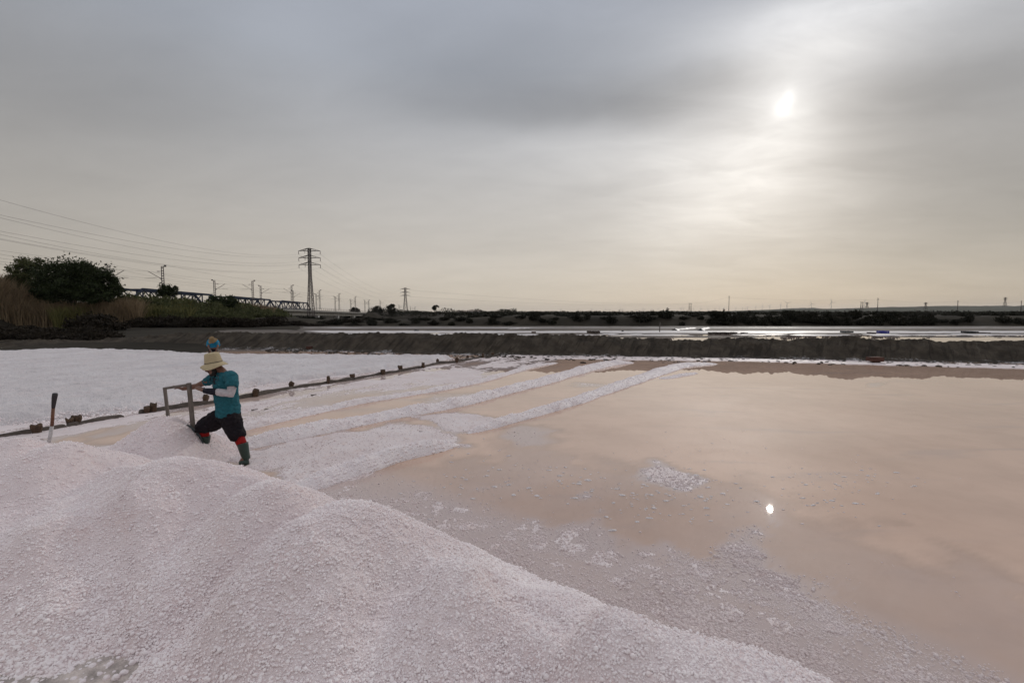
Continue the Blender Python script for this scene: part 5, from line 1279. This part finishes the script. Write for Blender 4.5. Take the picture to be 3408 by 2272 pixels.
body.tube([hl(0, .086, .020), hl(0, .108, -.018), hl(0, .094, -.034)], [.009, .015, .010], 8)       # nose
body.ball(hl(0, .088, -.056), (.024, .010, .008), 8, 5, R3)                                        # lips
for s_ in (-1, 1): body.ball(hl(s_*.076, -.008, -.012), (.010, .018, .030), 8, 6, R3); body.ball(hl(s_*.032, .082, .012), (.016, .008, .010), 8, 5, R3)
rs, re, rw = J(712, 1257, .12), J(656, 1284, .20), J(607, 1294, .27); rp = J(590, 1287.5, .30)
body.tube([rs, rs.lerp(re, .35), re, re.lerp(rw, .35), rw], [.054, .052, .042, .044, .027], 12)
hand(body, rw, rp, Vector((-.1, .2, -1)), Vector((0, .2, 1)), 1.0, -1)
ls, le, lw = J(776, 1254, -.16), J(768, 1309, -.24), J(678, 1299.5, -.16); lp = J(661, 1291, -.10)
body.tube([ls, ls.lerp(le, .5), le], [.055, .050, .043], 12); body.tube([ls.lerp(le, .85), le, le.lerp(lw, .35), lw], [.040, .043, .044, .027], 12)
hand(body, lw, lp, Vector((-.3, .75, -.6)), Vector((-.1, -.35, .9)), 1.0, 1)
for (hp, kn, an, to) in ((J(728, 1392, .06), J(674, 1424, .02), J(679, 1500, .05), J(660, 1530, 0)), (J(768, 1392, -.08), J(789, 1448, -.12), J(818, 1520, -.15), J(800, 1538, -.20))):
    body.tube([hp, hp.lerp(kn, .5), kn, kn.lerp(an, .35), an], [.085, .078, .056, .052, .036], 12); body.tube([an, an.lerp(to, .5), to], [.036, .036, .028], 10)
link('body', remesh(body, 'body', .0065, 3, .4), M['skin'], man)
# shirt
tee = MB()
tee.tube([J(760, 1381), J(758, 1372), J(756, 1345), J(753, 1310), J(750, 1280), J(747, 1258), J(744, 1246), J(743, 1239)], [(.208, .160), (.214, .166), (.205, .158), (.205, .158), (.205, .155), (.185, .125), (.125, .085), (.076, .068)], 22, side=LV)
tee.tube([J(758, 1250, -.10), J(772, 1254, -.17), J(774, 1272, -.22), J(770, 1285, -.25)], [.075, .088, .082, .086], 14)
tee.tube([J(730, 1250, .08), J(712, 1257, .13), J(700, 1265, .16), J(687, 1271, .19)], [.075, .078, .072, .070], 14)
def wrinkle(me, amp, sc_, seed):
    co_ = np.zeros(len(me.vertices)*3, np.float32); me.vertices.foreach_get('co', co_); co_ = co_.reshape(-1, 3); nr = np.zeros(len(me.vertices)*3, np.float32); me.vertices.foreach_get('normal', nr); nr = nr.reshape(-1, 3)
    w_ = fbm(co_[:, 0]*sc_+co_[:, 2]*sc_*.7, co_[:, 2]*sc_*1.1-co_[:, 1]*sc_, 3, seed); w_ = w_+.5*np.abs(fbm(co_[:, 0]*sc_*1.7-co_[:, 2]*sc_, co_[:, 1]*sc_+co_[:, 2]*sc_*.4, 2, seed+1))
    co_ += nr*(amp*w_)[:, None]; me.vertices.foreach_set('co', co_.ravel()); me.update(); return me
shirt_me = wrinkle(remesh(tee, 'shirt', .010, 4, .5), .030, 11, 230)
bvh = BVHTree.FromPolygons([v_.co.copy() for v_ in shirt_me.vertices], [tuple(p_.vertices) for p_ in shirt_me.polygons])
shirt = link('shirt', shirt_me, M['tee'], man)
# printing on the chest
FD = Vector((-.77, -.64, 0)).normalized()
def on_chest(u, v_, lift=.003):
    c0 = J(729, 1272)+LV*u+Vector((0, 0, v_)); h = bvh.ray_cast(c0+FD*.6, -FD)
    return (h[0]+FD*lift) if h[0] is not None else c0+FD*.16
def flat_to_chest(me, name):
    for v_ in me.vertices: v_.co = on_chest(v_.co.x, v_.co.y)
    me.update(); return link(name, me, M['print'], shirt)
cu = bpy.data.curves.new('lettering', 'FONT'); cu.body = 'UCINE'; cu.size = .105; cu.align_x = 'CENTER'; cu.resolution_u = 3; cu.offset = .006
to_ = bpy.data.objects.new('tmp', cu); COL.objects.link(to_); dg = bpy.context.evaluated_depsgraph_get(); me = bpy.data.meshes.new_from_object(to_.evaluated_get(dg)); bpy.data.objects.remove(to_); me.name = 'lettering'
bm = bmesh.new(); bm.from_mesh(me); bmesh.ops.triangulate(bm, faces=bm.faces); bmesh.ops.subdivide_edges(bm, edges=[e for e in bm.edges if e.calc_length() > .02], cuts=2); bm.to_mesh(me); bm.free(); me.materials.clear()
flat_to_chest(me, 'lettering')
bm = bmesh.new(); mtx = Matrix.Translation((-.01, -.062, 0)); bmesh.ops.create_circle(bm, cap_ends=True, segments=24, radius=.048, matrix=mtx); bmesh.ops.triangulate(bm, faces=bm.faces); bmesh.ops.subdivide_edges(bm, edges=bm.edges[:], cuts=2)
me = bpy.data.meshes.new('emblem'); bm.to_mesh(me); bm.free(); flat_to_chest(me, 'emblem')
# forearm sleeve with navy cuff
slv = MB(); slv.tube([ls.lerp(le, .45), ls.lerp(le, .75), le+Vector((.004, 0, -.006)), le.lerp(lw, .22), le.lerp(lw, .50)], [.064, .062, .060, .057, .053], 14)
so_ = link('arm_sleeve', wrinkle(remesh(slv, 'arm_sleeve', .008, 2), .008, 16, 240), M['sleeve'], man)
MB().tube([le.lerp(lw, .47), le.lerp(lw, .60), le.lerp(lw, .80), le.lerp(lw, .97)], [.0535, .053, .047, .038], 16).build('cuff', M['cuff'], so_, True)
# shorts, socks, boots
shp = MB(); shp.tube([J(762, 1366), J(760, 1380), J(752, 1398)], [(.200, .150), (.205, .155), (.19, .15)], 20, side=LV)
shp.tube([J(765, 1390, -.06), J(774, 1412, -.09), J(784, 1436, -.11), J(791, 1450, -.12), J(796, 1459, -.125)], [.145, .135, .122, .118, .098], 14)
shp.tube([J(738, 1388, .05), J(712, 1401, .05), J(690, 1414, .03), J(677, 1424, .02), J(677, 1436, .02)], [.150, .142, .132, .122, .108], 14)
link('shorts', wrinkle(remesh(shp, 'shorts', .011, 4), .030, 11, 250), M['shorts'], man)
for (top, bot, r0, r1) in ((J(795, 1455, -.125), J(808, 1484, -.135), .078, .066), (J(677, 1430, .02), J(682, 1456, .03), .076, .064)):
    MB().tube([top, top.lerp(bot, .5), bot], [r0, (r0+r1)/2, r1], 14).build('sock', M['sock'], man, True)
def boot(pts, rad, foot, label=None):
    mb = MB(); mb.tube(pts, rad, 16); heel, mid_, toe = foot; sd2 = (toe-heel).cross(Vector((0, 0, 1))).normalized()
    mb.tube([heel, heel.lerp(mid_, .35), mid_, toe.lerp(mid_, .3), toe], [(.034, .040), (.044, .050), (.050, .046), (.050, .036), (.030, .024)], 14, side=sd2)
    o = link('boot', remesh(mb, 'boot', .008, 3), M['boot'], man)
    s = MB(); z_ = Vector((0, 0, -.042)); s.tube([heel+z_*1.0-(toe-heel)*.04, heel.lerp(mid_, .4)+z_*1.12, mid_+z_*1.05, toe+z_*.62+(toe-heel)*.02], [(.034, .012), (.044, .014), (.051, .012), (.034, .011)], 12, side=sd2); s.build('sole', M['sole'], o, True)
boot([J(807, 1474, -.135), J(811, 1492, -.14), J(816, 1512, -.145), J(822, 1528, -.15)], [.078, .072, .062, .052], (J(828, 1533, -.13), J(814, 1537, -.17), J(795, 1541, -.22)))
boot([J(683, 1449, .03), J(682, 1468, .03), J(679, 1490, .03), J(677, 1512, .03)], [.076, .068, .058, .052], (J(684, 1526, .06), J(671, 1530, .0), J(656, 1535, -.05)))
# beard, glasses
brd = MB(); brd.ball(hl(0, .020, -.086), (.064, .064, .050), 14, 8, R3); brd.ball(hl(0, .070, -.096), (.036, .030, .030), 10, 6, R3)
for s_ in (-1, 1): brd.ball(hl(s_*.058, .006, -.052), (.020, .036, .046), 10, 6, R3)
brd.ball(hl(0, .086, -.044), (.030, .012, .008), 8, 5, R3)
link('beard', remesh(brd, 'beard', .006, 2), M['hair'], man)
hr = MB(); hr.ball(hl(0, -.030, .010), (.078, .076, .075), 14, 9, R3); hr.build('hair', M['hair'], man, True)
gl_ = MB()
for s_ in (-1, 1): gl_.ball(hl(s_*.034, .092, .010), (.029, .009, .021), 10, 6, R3); gl_.bar(hl(s_*.060, .086, .014), hl(s_*.078, .0, .008), .008)
gl_.bar(hl(-.012, .100, .014), hl(.012, .100, .014), .007); gl_.build('sunglasses', M['lens'], man, True)
# straw hat
def hat(center, up, scale, mat, band, parent, droop=.05, seed=0):
    up = Vector(up).normalized(); e1 = up.cross(Vector((0, 1, 0))).normalized(); e2 = up.cross(e1); n_ = 40
    prof_ = [(.002, .163), (.05, .166), (.088, .160), (.102, .146), (.110, .10), (.118, .05), (.126, .0), (.142, -.014), (.160, -.028), (.178, -droop), (.190, -droop-.012), (.186, -droop-.016), (.16, -.034), (.140, -.020), (.122, -.006), (.113, .05), (.104, .10), (.095, .14), (.05, .158), (.002, .156)]
    vs = []
    for (r, z) in prof_:
        for k in range(n_):
            an = 6.283*k/n_; ou = sstep(.125, .19, np.array(r)); wv = float(ou)*(.016*math.sin(an*2+1+seed)+.010*math.sin(an*3+seed)); fr = 1+float(ou)*.05*math.sin(an*5+seed)+(.03*random.uniform(-1, 1) if .185 < r else 0)
            vs.append(Vector(center)+(e1*math.cos(an)*r*1.0*fr+e2*math.sin(an)*r*1.05*fr+up*(z+wv))*scale)
    fs = [(a_*n_+k, a_*n_+(k+1) % n_, (a_+1)*n_+(k+1) % n_, (a_+1)*n_+k) for a_ in range(len(prof_)-1) for k in range(n_)]
    o = MB().add(vs, fs).build('hat', mat, parent, True)
    if band:
        ring = [Vector(center)+(e1*math.cos(6.283*k/24)*.1255+e2*math.sin(6.283*k/24)*1.05*.1255+up*.012)*scale for k in range(25)]; MB().tube(ring, .0045*scale, 5).build('band', M['grip'], o, True)
    return o
hato = hat(J(711, 1207, -.02), (-.14, -.06, 1), .95, M['straw'], True, man, .052)
MB().tube([hl(.05, .03, -.11), J(726, 1252, -.18), J(727, 1262, -.21), on_chest(.0, -.02, .012), on_chest(.012, -.06, .012)], .004, 5).build('cord', M['grip'], hato, True)

# ------------------------------------------------------------------ the second worker, bent over beyond the salt bed
D2 = 20.0
def K(px, py, dd=0.0): return Vector(P(px, py, D2+dd))
m2 = empty('person', K(709, 1206), 'person bent double in a blue shirt and brown straw hat beyond the salt bed', 'person')
bd = MB(); SX = Vector((1, 0, 0))
bd.tube([K(709, 1168, .25), K(709, 1155, .10), K(709, 1143, -.05), K(709, 1136, -.12)], [(.15, .11), (.15, .11), (.18, .11), (.10, .08)], 14, side=SX)
bd.tube([K(709, 1138, -.12), K(708, 1135, -.25)], [.06, .055], 10); bd.ball(K(708, 1134.5, -.32), (.078, .10, .105), 12, 8)
for s_, sh_, el_, wr_ in ((-1, (693, 1141), (694.5, 1153), (699, 1164)), (1, (725, 1141), (725, 1154), (719, 1168))):
    s0, e0_, w0_ = K(*sh_, -.08), K(*el_, -.25), K(*wr_, -.35); bd.tube([s0, e0_, w0_], [.05, .042, .03], 10)
    hand(bd, w0_, w0_+Vector((-s_*.03, -.02, -.07)), Vector((-s_, 0, 0)), Vector((0, -1, 0)), 1.0, s_)
    bd.tube([K(709+s_*7, 1168, .25), K(709+s_*10, 1187, .05), K(709+s_*11, 1207, .15)], [.085, .06, .04], 10)
    bd.tube([K(709+s_*11, 1204, .16), K(709+s_*13, 1206.5, -.08)], [.045, .035], 8)
link('body', remesh(bd, 'body', .009, 3, .4), M['skin'], m2)
t2 = MB(); t2.tube([K(709, 1150, .42), K(709, 1144, .28), K(709, 1142, .10), K(709, 1141, -.06), K(709, 1142, -.18)], [(.17, .17), (.225, .225), (.245, .235), (.235, .20), (.12, .10)], 18, side=SX)
t2.tube([K(709, 1146, .16), K(709, 1158, .20), K(709, 1162, .22)], [(.22, .16), (.20, .15), (.19, .14)], 16, side=SX)
for s_, sh_, el_ in ((-1, (697, 1141), (693, 1151)), (1, (721, 1141), (726, 1151))): t2.tube([K(709+s_*9, 1140, -.04), K(*sh_, -.06), K(*el_, -.16)], [.09, .095, .082], 10)
link('shirt', wrinkle(remesh(t2, 'shirt', .013, 3), .02, 8, 260), M['tee2'], m2)
s2 = MB(); s2.tube([K(709, 1158, .10), K(709, 1172, .20)], [(.19, .14), (.18, .13)], 14, side=SX)
for s_ in (-1, 1): s2.tube([K(709+s_*6, 1168, .25), K(709+s_*10, 1187, .05), K(709+s_*11, 1196, .1)], [.11, .09, .075], 10)
link('shorts', remesh(s2, 'shorts', .014, 3), M['shorts'], m2)
for s_ in (-1, 1): MB().tube([K(709+s_*11, 1193, .09), K(709+s_*11, 1206, .15), K(709+s_*11.5, 1207, .05), K(709+s_*13, 1207.5, -.14)], [.075, .065, .06, .04], 10).build('boot', M['boot'], m2, True)
hat(K(707, 1131.5, -.36), (-.02, -.62, .8), .92, M['straw2'], False, m2, .03, 2)
rk = empty('rake', K(722, 1206, -.8), 'wooden rake in the hands of the bent worker', 'rake')
MB().tube([K(696, 1156, -.30), K(710, 1178, -.55), K(722, 1203, -.82)], .018, 8).build('handle', M['wood_handle'], rk, True)
MB().bar(K(712, 1206, -.84), K(733, 1206, -.80), .05, .10).build('head', M['wood_old'], rk)
# ------------------------------------------------------------------ thin sea haze over the plain
hm = bpy.data.materials.new('haze'); hm.use_nodes = True; nt = hm.node_tree; nt.nodes.clear()
pv = nt.nodes.new('ShaderNodeVolumePrincipled'); pv.inputs['Color'].default_value = (.95, .92, .90, 1); pv.inputs['Density'].default_value = 0.00004; pv.inputs['Anisotropy'].default_value = .2
ov = nt.nodes.new('ShaderNodeOutputMaterial'); nt.links.new(pv.outputs[0], ov.inputs['Volume'])
hzb = MB(); hzb.box((0, 0, 110), (36000, 36000, 240)); o = hzb.build('haze', hm); o['kind'] = 'stuff'
